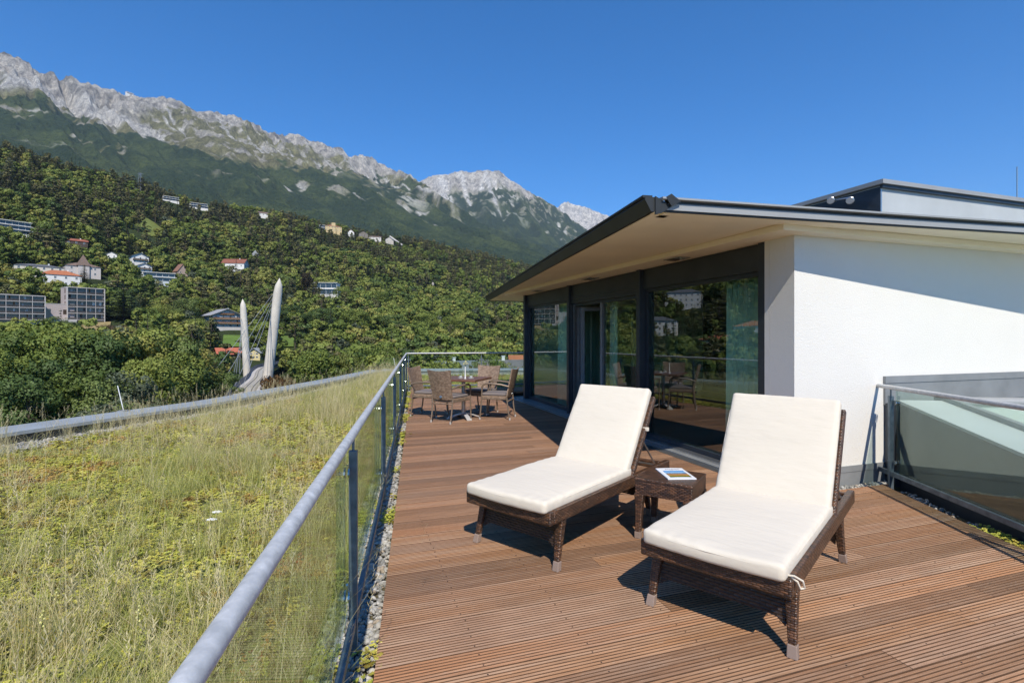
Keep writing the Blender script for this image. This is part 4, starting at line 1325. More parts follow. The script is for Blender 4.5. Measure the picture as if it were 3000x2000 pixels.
def tuft(seed, nb, h0, h1, spread, lean, w, mat, head=False):
    rs = random.Random(seed); V = []; Fc = []; T = []
    for k in range(nb):
        a = rs.uniform(0, 6.283); b0 = Vector((rs.gauss(0, spread), rs.gauss(0, spread), 0)); h = rs.uniform(h0, h1)
        ln = rs.gauss(lean, lean * .5); d = Vector((math.cos(a), math.sin(a), 0)); sd = Vector((-d.y, d.x, 0)); tone = rs.random()
        nn = 5; o = len(V)
        for i in range(nn):
            q = i / (nn - 1); p = b0 + d * (ln * h * q ** 1.9) + Vector((0, 0, h * (q - .25 * ln * q * q)))
            ww = w * (1 - q * .85)
            if head and i == nn - 1: ww = w * .3
            V += [p - sd * ww, p + sd * ww]; T += [tone * (.7 + .3 * q)] * 2
        Fc += [(o + 2 * i, o + 2 * i + 1, o + 2 * i + 3, o + 2 * i + 2) for i in range(nn - 1)]
        if head:
            top = b0 + d * (ln * h) + Vector((0, 0, h * (1 - .25 * ln)))
            for j in range(10):
                q = j / 10; pb = top - (d * ln * .3 + Vector((0, 0, 1))) * (.09 * (1 - q)); aa = j * 2.4
                dd = Vector((math.cos(aa) * .6, math.sin(aa) * .6, .9)); o = len(V)
                V += [pb, pb + dd * .010 + sd * .0022, pb + dd * .022, pb + dd * .010 - sd * .0022]; T += [.6] * 4
                Fc.append((o, o + 1, o + 2, o + 3))
    me = np_mesh('tuft', np.array([tuple(p) for p in V]), np.array(Fc), mat)
    at_ = me.attributes.new('tone', 'FLOAT', 'POINT'); at_.data.foreach_set('value', np.array(T, 'f'))
    return me
tf = [tuft(80 + k, 26, .07, .20, .025, .55, .0014, M['grass']) for k in range(4)] + [tuft(90 + k, 24, .14, .36, .03, .6, .0013, M['grass']) for k in range(3)]
stk = [tuft(100 + k, 7, .34, .68, .04, .45, .0017, M['straw'], True) for k in range(4)] + [tuft(110 + k, 20, .24, .50, .03, .7, .0016, M['straw']) for k in range(2)]
b = np.r_[roof_pts(15000, .55, 6.5), roof_pts(12000, 5.5, 19.6)]
clump = np.clip((fbm(b[:, 0] * 2.1 + 4, b[:, 1] * 2.1, 3) - .36) * 3.2, .12, 1)
g = grassiness(b); b = b[R.random(len(b)) < (g * .95 + .03) * clump]
n = len(b)
fx_ = R.uniform(-5.0, 4.2, 900); fb_ = np.c_[fx_, 15.1 + R.random(900) * 4.6]
b = np.r_[b, fb_]; n = len(b)
big = R.random(n) < .35
o = scatter('meadow_grass', np.c_[b, np.full(n, RZ)], rz_rot(n, .12), R.uniform(.6, 1.45, n), np.where(big, R.integers(4, 7, n), R.integers(0, 4, n)), tf)
tag(o, 'green and straw coloured grass on the planted roof', 'grass', kind='stuff')
c = np.r_[roof_pts(650, .55, 6.5), roof_pts(1300, 5.5, 19.6)]
g = grassiness(c); c = c[R.random(len(c)) < (g * .85 + .05)]
yy = R.uniform(5.2, 20, 170); pe = np.c_[par_x(yy) + R.uniform(.2, .6, 170), yy]
ln_ = np.c_[R.uniform(-3.6, -1.3, 420), R.uniform(1.35, 2.9, 420)]; ln_ = ln_[fbm(ln_[:, 0] * 2.3, ln_[:, 1] * 2.3 + 9, 3) > .52]
rl = roof_pts(1500, 3.0, 12.0); rl = rl[fbm(rl[:, 0] * 1.2 + 3, rl[:, 1] * 1.2 + 7, 3) > .63]
c = np.r_[c, pe, ln_, rl]; n = len(c)
o = scatter('dry_stalks', np.c_[c, np.full(n, RZ)], np.c_[R.normal(0, .1, n), R.normal(.0, .12, n), R.uniform(0, 6.28, n)], R.uniform(.65, 1.2, n), np.where(R.random(n) < .6, R.integers(0, 4, n), R.integers(4, 6, n)), stk)
tag(o, 'tall dry grass stalks standing over the planted roof', 'grass', kind='stuff')
# a few flowers: two white yarrow heads, small yellow toadflax spikes
white_p = simple('white_petals', (.78, .78, .74), .7); yellow_p = simple('yellow_petals', (.80, .76, .30), .6)
for (px, py, lab) in ((635, 1498, 'larger flat white yarrow flower among the roof grasses'), (620, 1520, 'smaller white yarrow flower just below the larger one')):
    p = G(px, py, .12); f = thing('yarrow', lab, 'flower', (p.x, p.y, RZ), 0, 'white yarrow flowers')
    m = MB(); m.tube([(0, 0, 0), (.01, .005, .1), (0, 0, .18)], .0018, 5); m.build('stem', M['straw'], f)
    m = MB()
    for k in range(22):
        a = k * 2.4; r_ = .0075 * math.sqrt(k); m.lathe([(.004, 0), (.007, .004), (.003, .008)], 6, (r_ * math.cos(a), r_ * math.sin(a) * .7, .178 - r_ * .12))
    m.build('flower_head', white_p, f)
for k, (px, py) in enumerate(((568, 1565), (405, 1780), (165, 1728), (536, 1660), (123, 1795))):
    p = G(px, py + 8, .16)
    lab = ['yellow toadflax spike below the white yarrow', 'pale yellow toadflax spike near the handrail foot', 'leftmost yellow toadflax spike', 'small yellow toadflax spike near the handrail', 'pale toadflax spike at the lower left'][k]
    f = thing('toadflax', lab, 'flower', (p.x, p.y, RZ), 0, 'yellow toadflax flowers')
    m = MB(); m.tube([(0, 0, 0), (0, .004, .24)], .0016, 5); m.build('stem', M['grass'], f)
    m = MB()
    for j in range(7):
        a = j * 2.4; z = .17 + .011 * j; m.lathe([(.0015, -.005), (.0045, 0), (.003, .006)], 6, (.007 * math.cos(a), .009 * math.sin(a), z))
    m.build('flower_head', yellow_p, f)
# ------------------------------------------------------------------ valley, hillside, mountains
VAL = -14.0
cr_px = np.array([(-60, 455), (0, 465), (100, 487), (200, 516), (300, 538), (400, 562), (480, 588), (600, 618), (760, 634), (930, 672), (1100, 706), (1250, 732), (1400, 762), (1500, 786), (1570, 806), (1700, 845), (2000, 905), (2400, 950), (3000, 972)], float)
th_t = np.concatenate([np.radians([-150, -120, -95, -75, -60]), np.arctan((cr_px[:, 0] - XC) / FP), np.radians([60, 100, 150])])
tn_t = np.concatenate([[.05, .12, .20, .245, .25], (YH - cr_px[:, 1]) / FP * np.cos(np.arctan((cr_px[:, 0] - XC) / FP)), [.01, .01, .03]])
def hill_z(X, Y):
    X = np.asarray(X, float); Y = np.asarray(Y, float)
    r = np.hypot(X, Y); th = np.arctan2(X, Y)
    tc = np.interp(th, th_t, tn_t)
    r0 = np.interp(th, np.radians([-90, -45, -25, -10, 5, 60]), [120, 125, 150, 190, 240, 300])
    rc = np.interp(th, np.radians([-90, -45, -10, 5, 60]), [760, 800, 950, 1050, 1300])
    t = np.clip((r - r0) / (rc - r0), 0, 1)
    t0 = (VAL - HC) / r0
    tan = t0 + (tc - t0) * t * (1.42 - .42 * t)
    z = HC + r * tan
    z = np.where(r < r0, VAL, z)
    back = np.clip(r - rc, 0, None)
    z = z - np.minimum(back * .06, 40)
    rel = (fbm(X / 90 + 40, Y / 90 + 40, 4) - .5) * 16 * np.clip((r - r0) / 120, 0, 1) * np.clip((rc - r) / 150, .25, 1)
    return z + rel
def hill_hit(px, py):
    """first point of the hillside seen at photo point (px, py)"""
    Y = np.arange(100, 1150, 1.0); X = (px - XC) / FP * Y
    e = HC + (YH - py) / FP * Y
    hit = np.nonzero(hill_z(X, Y) >= e)[0]
    i = hit[0] if len(hit) else int(np.argmax((hill_z(X, Y) - HC) / Y))
    return Vector((X[i], Y[i], float(hill_z(X[i], Y[i]))))

gm = NT('meadow_and_forest_floor'); c_ = gm.coord()
at_ = gm.n('ShaderNodeAttribute', attribute_name='cover')
gm.p(col=gm.mix(.5, at_.outputs['Color'], gm.ramp(gm.noise(c_, .35, 5, .65), [(.3, (.55, .55, .5)), (.7, (1.3, 1.3, 1.2))]), 'MULTIPLY'), rough=.95, spec=.1)
def in_poly(px, py, poly):
    ins = np.zeros(px.shape, bool); n = len(poly)
    for i in range(n):
        (x1, y1), (x2, y2) = poly[i], poly[(i + 1) % n]
        c = ((y1 > py) != (y2 > py)) & (px < (x2 - x1) * (py - y1) / ((y2 - y1) + 1e-9) + x1)
        ins ^= c
    return ins
# open places on the slope, surveyed on the ground: (x, y) corners in metres
def ground_poly(px_list):
    return [(lambda p: (p.x, p.y))(hill_hit(a, b)) for a, b in px_list]
MEADOWS = [ground_poly([(372, 636), (432, 642), (486, 680), (490, 694), (440, 696), (410, 672)]),
           ground_poly([(235, 948), (325, 948), (322, 962), (290, 975), (250, 973)]),
           ground_poly([(655, 985), (735, 985), (730, 1022), (650, 1022)]),
           ground_poly([(1290, 1000), (1340, 990), (1345, 1012), (1290, 1018)]),
           ground_poly([(810, 985), (862, 990), (860, 1020), (812, 1018)])]
MEADOW_COL = [(.155, .185, .05), (.30, .235, .11), (.12, .19, .04), (.12, .20, .04), (.12, .18, .04)]
th_g = np.radians(np.linspace(-115, 65, 300)); r_g = np.concatenate([np.linspace(25, 120, 12), np.linspace(126, 1400, 190)])
TH, RR = np.meshgrid(th_g, r_g, indexing='ij')
X = RR * np.sin(TH); Y = RR * np.cos(TH); Z = hill_z(X, Y)
Z = np.where(RR > 1360, Z - 30, Z)
V = np.stack([X, Y, Z], -1).reshape(-1, 3)
me = np_mesh('hillside', V, grid_faces(len(th_g), len(r_g))[:, ::-1], gm.m, True)
cv = np.tile(np.array([.030, .042, .016]), (len(V), 1))
nn_ = fbm(V[:, 0] / 40, V[:, 1] / 40, 3)[:, None]
cv = cv * (.6 + .8 * nn_)
for poly, mc in zip(MEADOWS, MEADOW_COL):
    ii = in_poly(V[:, 0], V[:, 1], poly); cv[ii] = np.array(mc) * (.85 + .3 * nn_[ii])
point_color(me, 'cover', cv)
hs = obj('hillside', me); tag(hs, 'wooded hillside rising behind the terrace', kind='structure')
# meadow sheets laid on the slope (finer outline than the hillside grid)
for poly, mc in zip(MEADOWS, MEADOW_COL):
    P = np.array(poly); c0 = P.mean(0); rings = [c0[None]]; nseg = 40
    q = np.linspace(0, 1, nseg, endpoint=False) * len(P); i0 = q.astype(int); f = (q - i0)[:, None]
    out = P[i0] * (1 - f) + P[(i0 + 1) % len(P)] * f
    rows = [c0 + (out - c0) * k / 8 for k in range(1, 9)]
    XY = np.concatenate(rows); zz = hill_z(XY[:, 0], XY[:, 1]) + .9
    fs = []
    for k in range(7):
        for j in range(nseg):
            j2 = (j + 1) % nseg; fs.append((k * nseg + j, (k + 1) * nseg + j, (k + 1) * nseg + j2, k * nseg + j2))
    mm = NT('meadow'); mm.p(col=mm.ramp(mm.noise(mm.coord(), .12, 5, .6), [(.3, tuple(x * .72 for x in mc)), (.7, tuple(x * 1.2 for x in mc))]), rough=.95, spec=.1)
    o = obj('meadow', np_mesh('meadow', np.c_[XY, zz], np.array(fs), mm.m, True)); tag(o, 'open meadow on the wooded slope', kind='structure')
# valley floor reaching the horizon on every side
vm = NT('valley_floor'); vm.p(col=vm.ramp(vm.noise(vm.coord(), .02, 5, .6), [(.3, (.035, .055, .018)), (.6, (.07, .085, .03)), (.8, (.10, .10, .07))]), rough=.95)
mb = MB(); nseg = 64
for k, R_k in enumerate((26, 400, 14000)): pass
vs = [(r * math.cos(a), r * math.sin(a), VAL - .4 - (4 if r > 1000 else 0)) for r in (4, 400, 6400) for a in np.linspace(0, 2 * math.pi, nseg, endpoint=False)]
fs = [(k * nseg + j, (k + 1) * nseg + j, (k + 1) * nseg + (j + 1) % nseg, k * nseg + (j + 1) % nseg) for k in range(2) for j in range(nseg)]
mb.add(vs, fs); vo = mb.build('valley_ground', vm.m, uv=False); tag(vo, 'valley floor', kind='structure')

# ---- mountains
def mountain_mat():
    N = NT('alpine_slopes')
    a = N.n('ShaderNodeAttribute', attribute_name='cover'); w = N.n('ShaderNodeAttribute', attribute_name='wood')
    c = N.coord()
    cz = N.scale(c, (1, 1, .4))
    f1 = N.noise(cz, .022, 9, .74); f2 = N.noise(cz, .075, 6, .7); spots = N.noise(c, .05, 4, .7)
    crack = N.math('ABSOLUTE', N.math('MULTIPLY_ADD', f2, 2.0, -1.0))
    tone = N.mix(1., N.ramp(f1, [(.36, (.40, .40, .42)), (.48, (.85, .85, .85)), (.62, (1.35, 1.34, 1.30))]), N.ramp(crack, [(.0, (.45, .45, .46)), (.10, (.95, .95, .95)), (.4, (1.15, 1.15, 1.12))]), 'MULTIPLY')
    rock = N.mix(.9, a.outputs['Color'], tone, 'MULTIPLY')
    wood = N.mix(.85, a.outputs['Color'], N.ramp(spots, [(.35, (.55, .6, .6)), (.6, (1.15, 1.12, 1.0)), (.75, (1.6, 1.5, 1.3))]), 'MULTIPLY')
    N.p(col=N.mix(w.outputs['Fac'], rock, wood), rough=.95, spec=.05)
    hr = N.math('ADD', N.math('MULTIPLY', f1, 1.6), N.math('MULTIPLY', crack, .35))
    hw = N.math('MULTIPLY', spots, 1.0)
    h = N.n('ShaderNodeMix', {0: w.outputs['Fac'], 2: hr, 3: hw}, data_type='FLOAT').outputs[0]
    N.bump(h, 1.0, 42)
    return N.m
M['alpine'] = mountain_mat()
def mountain(name, label, ridge, down, length, front, back, ncol, nrow, seed, zones, gully=1.0, up=1700.):
    """ridge: list of (px, py, depth) crest points surveyed from the terrace; slopes fall along 'down'"""
    rp = np.array([tuple(at_depth(*q)) for q in ridge])
    px = np.array([q[0] for q in ridge], float)
    s = np.linspace(0, 1, ncol)
    arc = np.concatenate([[0], np.cumsum(np.hypot(np.diff(rp[:, 0]), np.diff(rp[:, 1])))]); L = arc[-1]; 
    ap = np.interp(np.linspace(0, L, 2000), arc, px); wgt = np.where((ap > -60) & (ap < 1900), 1.0, .18); cw = np.cumsum(wgt); cw = (cw - cw[0]) / (cw[-1] - cw[0])
    u = np.interp(s, cw, np.linspace(0, L, 2000))
    rx = np.interp(u, arc, rp[:, 0]); ry = np.interp(u, arc, rp[:, 1]); rz = np.interp(u, arc, rp[:, 2]); pxu = np.interp(u, arc, px)
    rz = rz + (ridged(u / 55 + seed, u * 0 + seed, 3) - .6) * 34 + (ridged(u / 19 + seed, u * 0 + 3, 2) - .6) * 18
    t = np.concatenate([-np.linspace(1, 0, 14)[:-1] ** 1.3, (np.linspace(0, 1, nrow)) ** 1.6])
    d = np.where(t < 0, t * back, t * front)
    U, D = np.meshgrid(u, d, indexing='ij'); PXU = np.repeat(pxu[:, None], len(d), 1)
    RXm = np.repeat(rx[:, None], len(d), 1); RYm = np.repeat(ry[:, None], len(d), 1); RZm = np.repeat(rz[:, None], len(d), 1)
    dn = np.array(down) / np.hypot(*down)
    ad = np.abs(D)
    warp = (fbm(U / 420 + seed, D / 420 + 3, 3) - .5) * 380
    g1 = ridged((U + warp) / 430 + seed, D / 2600 + 1.7, 3); g2 = ridged((U + warp * .6) / 150 + seed * 2, D / 700 + 5.1, 4)
    g3 = ridged(U / 46 + 7, D / 120 + seed, 3)
    steep = np.interp(ad, [0, 180, 420, 900, 1700, 3200, 4600], [0, 185, 370, 680, 1150, 1820, 2300])
    prof = np.where(D >= 0, steep, ad * .75)
    ramp_ = np.clip(ad / 260, 0, 1); fade = np.interp(ad, [0, 1600, 2800, 3600], [1, .8, .3, .1])
    amp = gully * ((g1 - .62) * 240 * ramp_ * fade + (g2 - .6) * 130 * np.clip(ad / 120, 0, 1) * fade + (g3 - .6) * 46 * np.clip(ad / 50, 0, 1) * np.interp(ad, [0, 500, 1000], [1, .8, .25]) + (ridged(U / 21 + 3, D / 38 + seed, 2) - .6) * 22 * np.clip(ad / 30, 0, 1) * np.interp(ad, [0, 450, 800], [1, .7, 0]))
    pf = np.interp(front, [0, 180, 420, 900, 1700, 3200, 4600], [0, 185, 370, 680, 1150, 1820, 2300])
    Zm = RZm - prof * np.clip((RZm + 120) / pf, .12, 1.3) + amp
    Xm = RXm + dn[0] * D; Ym = RYm + dn[1] * D
    V = np.stack([Xm, Ym, Zm], -1)
    me = np_mesh(name, V.reshape(-1, 3), grid_faces(ncol, len(d)), M['alpine'], True)
    cover, wood = zones(PXU, D, U, g1, g2, g3)
    point_color(me, 'cover', cover.reshape(-1, 3))
    aw = me.attributes.new('wood', 'FLOAT', 'POINT'); aw.data.foreach_set('value', wood.astype('f').ravel())
    nz = np.empty(len(me.polygons) * 3, 'f'); me.polygons.foreach_get('normal', nz)
    if nz.reshape(-1, 3)[:, 2].mean() < 0: me.flip_normals()
    o = obj(name, me); tag(o, label, kind='structure'); return o
ROCK = np.array([.70, .65, .575]); ROCKD = np.array([.38, .365, .335]); SCREE = np.array([.82, .79, .73]); GRASS = np.array([.30, .285, .14]); WOOD = np.array([.040, .064, .030]); WOOD2 = np.array([.078, .105, .040])
def lerp3(a, b, f): return a * (1 - f[..., None]) + b * f[..., None]
def sstep(x, a, b):
    t = np.clip((x - a) / (b - a), 0, 1); return t * t * (3 - 2 * t)
def zones1(PX, D, U, g1, g2, g3):
    n1 = fbm(U / 130, D / 160, 4); n2 = fbm(U / 50 + 9, D / 60 + 4, 4); n3 = fbm(U / 260 + 2, D / 110, 3)
    rock_d = np.interp(PX, [-2000, 0, 180, 300, 420, 520, 800, 1000, 1200], [520, 430, 360, 420, 210, 60, 120, 250, 320])
    tree_d = np.interp(PX, [-2000, 0, 200, 330, 450, 600, 800, 1000, 1130, 1200], [640, 560, 620, 640, 900, 900, 560, 430, 330, 380])
    dd = D + (n1 - .5) * 260 + (g1 - .62) * -260
    base = lerp3(ROCK * np.ones(3), ROCKD, sstep(n2 + (.6 - g3) * .6, .45, .75))
    scree = sstep(.60 - g2, 0, .12) * sstep(PX, -3000, -2900)
    # rock to grass
    fg = sstep(dd, rock_d * .75, rock_d * 1.25)
    gcol = lerp3(np.broadcast_to(GRASS, base.shape), ROCK, sstep(n2, .52, .68) * .8)
    col = lerp3(base, gcol, fg)
    # pale scree fans under the western crags
    fan = sstep(n3 + .35 * np.exp(-((PX - 250) / 60.) ** 2) + .25 * np.exp(-((PX - 90) / 70.) ** 2), .56, .62) * sstep(D, rock_d * .55, rock_d * .8) * (1 - sstep(D, rock_d * 1.25, rock_d * 1.6)) * (1 - sstep(PX, 330, 400))
    col = lerp3(col, SCREE, np.clip(fan, 0, 1))
    # gully streaks
    col = lerp3(col, SCREE, np.clip(sstep(.52 - g2 + (n1 - .5) * .2, 0, .08) * sstep(D, 60, 200) * .9, 0, 1))
    tl = D + (n1 - .5) * 480 - (g1 - .6) * 420 - (g2 - .6) * 420 + (n2 - .5) * 220
    wood = sstep(tl, tree_d * .96, tree_d * 1.04)
    clear = sstep(n3, .66, .72) * (1 - sstep(D, 1250, 1600)) * .8
    wood = wood * (1 - clear * sstep(n2, .45, .6))
    crag = np.exp(-((PX - 1010) / 110.) ** 2) * sstep(D, 560, 700) * (1 - sstep(D, 1000, 1250))
    wood = wood * (1 - .85 * crag * sstep(n2 + n1, .9, 1.05))
    run = PX * 0; rq = np.random.default_rng(8)
    for c0 in (430, 452, 560, 612, 655, 724, 760, 815, 868, 905, 950, 990, 1040, 1085, 1120):
        w0 = rq.uniform(2.0, 4.2); d0 = rq.uniform(20, 160); d1 = d0 + rq.uniform(350, 1000)
        x = PX - c0 + (fbm(D / 120 + c0, D * 0 + c0 * .1, 3) - .5) * 34
        run = np.maximum(run, np.exp(-(x / w0) ** 2) * sstep(D, d0, d0 + 80) * (1 - sstep(D, d1 * .75, d1)) * sstep(n2, .28, .42))
    col = lerp3(col, SCREE, np.clip(run * 1.2, 0, 1)); wood = wood * (1 - np.clip(run * 1.4, 0, 1))
    wc = lerp3(np.broadcast_to(WOOD, base.shape), WOOD2, sstep(n1 + n2 * .4, .55, .95))
    return lerp3(col, wc, wood), wood
nord = [(-2600, 260, 1250), (-1500, 190, 1850), (-700, 120, 2450), (-300, 125, 2750), (-120, 160, 2880), (0, 152, 3000), (30, 156, 3030), (62, 172, 3060), (95, 196, 3100), (128, 216, 3130), (150, 212, 3150), (176, 236, 3180), (207, 218, 3210), (240, 246, 3240), (262, 246, 3270), (300, 258, 3310), (328, 262, 3340), (346, 274, 3350), (375, 274, 3390), (405, 286, 3420), (432, 285, 3450), (474, 282, 3500), (502, 288, 3530), (540, 305, 3580), (576, 328, 3620), (602, 326, 3650), (640, 334, 3700), (682, 338, 3750), (740, 362, 3830), (782, 382, 3890), (830, 397, 3960), (852, 393, 4000), (882, 401, 4040), (922, 416, 4110), (962, 427, 4180), (1000, 436, 4260), (1022, 456, 4300), (1060, 456, 4370), (1090, 461, 4430), (1112, 477, 4470), (1142, 507, 4530), (1165, 532, 4580), (1187, 548, 4630), (1240, 600, 4720), (1300, 660, 4840), (1400, 745, 5000), (1560, 850, 5200)]
mountain('mountain_range', 'rocky grey mountain range above dark forest', nord, (.774, -.633), 1, 3700, 900, 760, 230, 4.2, zones1, 1.0, 1560.)
def zones2(PX, D, U, g1, g2, g3):
    n1 = fbm(U / 150 + 3, D / 170, 4); n2 = fbm(U / 50 + 9, D / 60 + 4, 4)
    tree_d = np.interp(PX, [1100, 1230, 1330, 1450, 1520, 1600, 1700], [420, 520, 480, 380, 220, 60, 30])
    base = lerp3(ROCK * 1.05 * np.ones(3), ROCKD, sstep(n2 + (.6 - g3) * .6, .5, .8))
    col = lerp3(base, np.broadcast_to(GRASS, base.shape), sstep(D + (n1 - .5) * 200, tree_d * .6, tree_d) * .5)
    gul = np.clip(sstep(.54 - g2 + (n1 - .5) * .25, 0, .08) * sstep(D, 100, 300), 0, 1)
    col = lerp3(col, SCREE * 1.05, gul)
    tl = D + (n1 - .5) * 300 - (g1 - .6) * 620 - (g2 - .6) * 200
    wood = sstep(tl, tree_d * .93, tree_d * 1.07)
    run = PX * 0
    # long scree chutes that cut through the wood
    for (c0, w0, d1, dr) in ((1285, 13, 1650, .055), (1420, 6, 1200, .02), (1345, 6, 1000, .05)):
        x = PX - c0 - D * dr * .6 + (n1 - .5) * 26
        run = np.maximum(run, np.exp(-(x / w0) ** 2) * (1 - sstep(D, d1 * .8, d1)) * sstep(n2, .25, .4))
    col = lerp3(col, SCREE * 1.1, np.clip(run * 1.3, 0, 1)); wood = wood * (1 - np.clip(run * 1.5, 0, 1))
    patch = sstep(n2 + n1 * .5, .86, .92) * (1 - sstep(D, 900, 1500)); wood = wood * (1 - patch * .8)
    wc = lerp3(np.broadcast_to(WOOD, base.shape), WOOD2, sstep(n1 + n2 * .4, .55, .95))
    return lerp3(col, wc, wood), wood
rumer = [(700, 760, 6900), (900, 700, 6700), (1050, 630, 6500), (1140, 572, 6400), (1190, 548, 6350), (1204, 541, 6330), (1240, 526, 6300), (1274, 513, 6270), (1310, 512, 6240), (1332, 505, 6220), (1352, 501, 6200), (1376, 505, 6180), (1402, 500, 6160), (1430, 499, 6140), (1446, 503, 6120), (1460, 500, 6110), (1476, 511, 6100), (1492, 526, 6090), (1520, 541, 6070), (1546, 560, 6050), (1562, 566, 6040), (1602, 590, 6020), (1640, 613, 6000), (1700, 662, 5970), (1745, 694, 5950), (1830, 745, 5900), (2000, 830, 5850), (2300, 920, 5800)]
mountain('far_peak', 'pale rocky peak with forested flanks', rumer, (.12, -.99), 1, 4400, 900, 380, 200, 11.7, zones2, 1.0, 1800.)
third = [(1300, 800, 9400), (1500, 690, 9200), (1600, 625, 9100), (1637, 606, 9050), (1650, 594, 9040), (1662, 589, 9030), (1682, 600, 9010), (1712, 605, 8990), (1742, 618, 8960), (1782, 633, 8940), (1802, 646, 8930), (1860, 690, 8900), (1980, 770, 8850), (2200, 860, 8800), (2600, 930, 8700)]
def zones3(PX, D, U, g1, g2, g3):
    n1 = fbm(U / 150 + 3, D / 170, 4); n2 = fbm(U / 60 + 9, D / 70 + 4, 4)
    base = lerp3(ROCK * 1.15 * np.ones(3), ROCKD, sstep(n2 + (.6 - g3) * .6, .5, .85) * .8)
    wood = sstep(D + (n1 - .5) * 500 - (g1 - .6) * 500, 700, 780)
    return lerp3(base, np.broadcast_to(WOOD, base.shape), wood), wood
mountain('distant_peak', 'small distant bare rock peak', third, (.05, -.99), 1, 4500, 900, 200, 110, 23.1, zones3, .9, 1800.)
# ------------------------------------------------------------------ trees
NORMS = {'last': None}
def leaf_cloud(rs, centers, radii, per, size, flat=.0, shell=.74):
    """leaf-sized faces spread through lobes; returns verts, faces, tone"""
    C = np.repeat(np.array(centers), per, 0); Rr = np.repeat(np.array(radii), per, 0)
    n = len(C)
    d = rs.normal(size=(n, 3)); d /= np.linalg.norm(d, axis=1)[:, None]
    rad = (shell + (1 - shell) * rs.random(n) ** .5)[:, None]
    p = C + d * rad * Rr
    # leaves face mostly outwards and upwards
    nrm = d * .7 + np.array([0, 0, .45]) + rs.normal(size=(n, 3)) * .55
    nrm /= np.linalg.norm(nrm, axis=1)[:, None]
    a = np.cross(nrm, rs.normal(size=(n, 3))); a /= np.linalg.norm(a, axis=1)[:, None]; b = np.cross(nrm, a)
    s = (size * rs.uniform(.6, 1.3, n))[:, None]
    asp = rs.uniform(.5, .9, n)[:, None]
    droop = nrm * s * .25
    V = np.stack([p - a * s, p - b * s * asp - droop, p + a * s, p + b * s * asp - droop], 1).reshape(-1, 3)
    F = np.arange(4 * n).reshape(-1, 4)
    lobe_t = np.repeat(rs.random(len(centers)), per)
    tone = np.clip(.55 * lobe_t + .45 * rs.random(n), 0, 1)
    flip = (np.cross(V[1::4] - V[0::4], V[2::4] - V[0::4]) * nrm).sum(1) < 0
    F[flip] = F[flip][:, ::-1]
    cc = np.array(centers).mean(0); o_ = p - cc; o_ /= np.linalg.norm(o_, axis=1)[:, None]
    sn = d * .75 + o_ * .55 + nrm * .45; sn /= np.linalg.norm(sn, axis=1)[:, None]
    NORMS['last'] = np.repeat(sn, 4, 0)                # soft crown shading: leaves shade with their bough
    return V, F, np.repeat(tone, 4)
def with_tone(name, parts, mats, norm=None):
    """parts: list of (V, F(quads), tone, material index)"""
    o = 0; VV = []; FF = []; TT = []; MI = []
    for V, F, T, mi in parts:
        VV.append(V); FF.append(F + o); TT.append(T); MI += [mi] * len(F); o += len(V)
    me = np_mesh(name, np.concatenate(VV), np.concatenate(FF))
    for m_ in mats: me.materials.append(m_)
    me.polygons.foreach_set('material_index', np.array(MI, 'i'))
    a = me.attributes.new('tone', 'FLOAT', 'POINT'); a.data.foreach_set('value', np.concatenate(TT).astype('f'))
    if norm is not None:
        me.polygons.foreach_set('use_smooth', np.ones(len(me.polygons), bool))
        vn = np.empty(len(me.vertices) * 3, 'f'); me.vertices.foreach_get('normal', vn); vn = vn.reshape(-1, 3)
        vn[:len(norm)] = norm
        me.normals_split_custom_set_from_vertices(vn.tolist())
    return me
def trunk_quads(rs, h, r0, limbs, tips):
    m = MB()
    pts = [Vector((0, 0, -1.0)), Vector((rs.normal() * .1, rs.normal() * .1, h * .3)), Vector((rs.normal() * .25, rs.normal() * .25, h * .62))]
    m.tube(pts, [r0, r0 * .75, r0 * .42], 7, cap=False)
    for k in range(min(limbs, len(tips))):
        t = Vector(tips[k]); z = h * rs.uniform(.28, .55)
        st = Vector((0, 0, z)); mid = st.lerp(t, .5) + Vector((0, 0, .06 * h))
        m.tube([st, mid, t], [r0 * .36, r0 * .22, r0 * .07], 5, cap=False)
    return m
def broadleaf(seed, h=14., w=11., lobes=38, per=120, leaf=.30, low=.18, mat='leaf'):
    rs = np.random.default_rng(seed)
    cen = []; rad = []
    k = 0
    while len(cen) < lobes:
        a = rs.uniform(0, 6.283); q = rs.random() ** .5; z = rs.uniform(low, .93)
        # crown outline: wide at mid-height, domed top
        e = math.sqrt(max(.02, 1 - ((z - .52) / .50) ** 2))
        r = q * e * w / 2 * .82 * rs.uniform(.85, 1.15)
        lr = w * rs.uniform(.10, .17)
        cen.append((r * math.cos(a), r * math.sin(a), z * h)); rad.append((lr, lr, lr * rs.uniform(.6, .85)))
    V, F, T = leaf_cloud(rs, cen, rad, per, leaf)
    tips = [cen[i] for i in rs.permutation(len(cen))[:9]]
    tr = trunk_quads(rs, h, h * .022, 9, tips)
    return (V, F, T, NORMS['last']), tr, mat
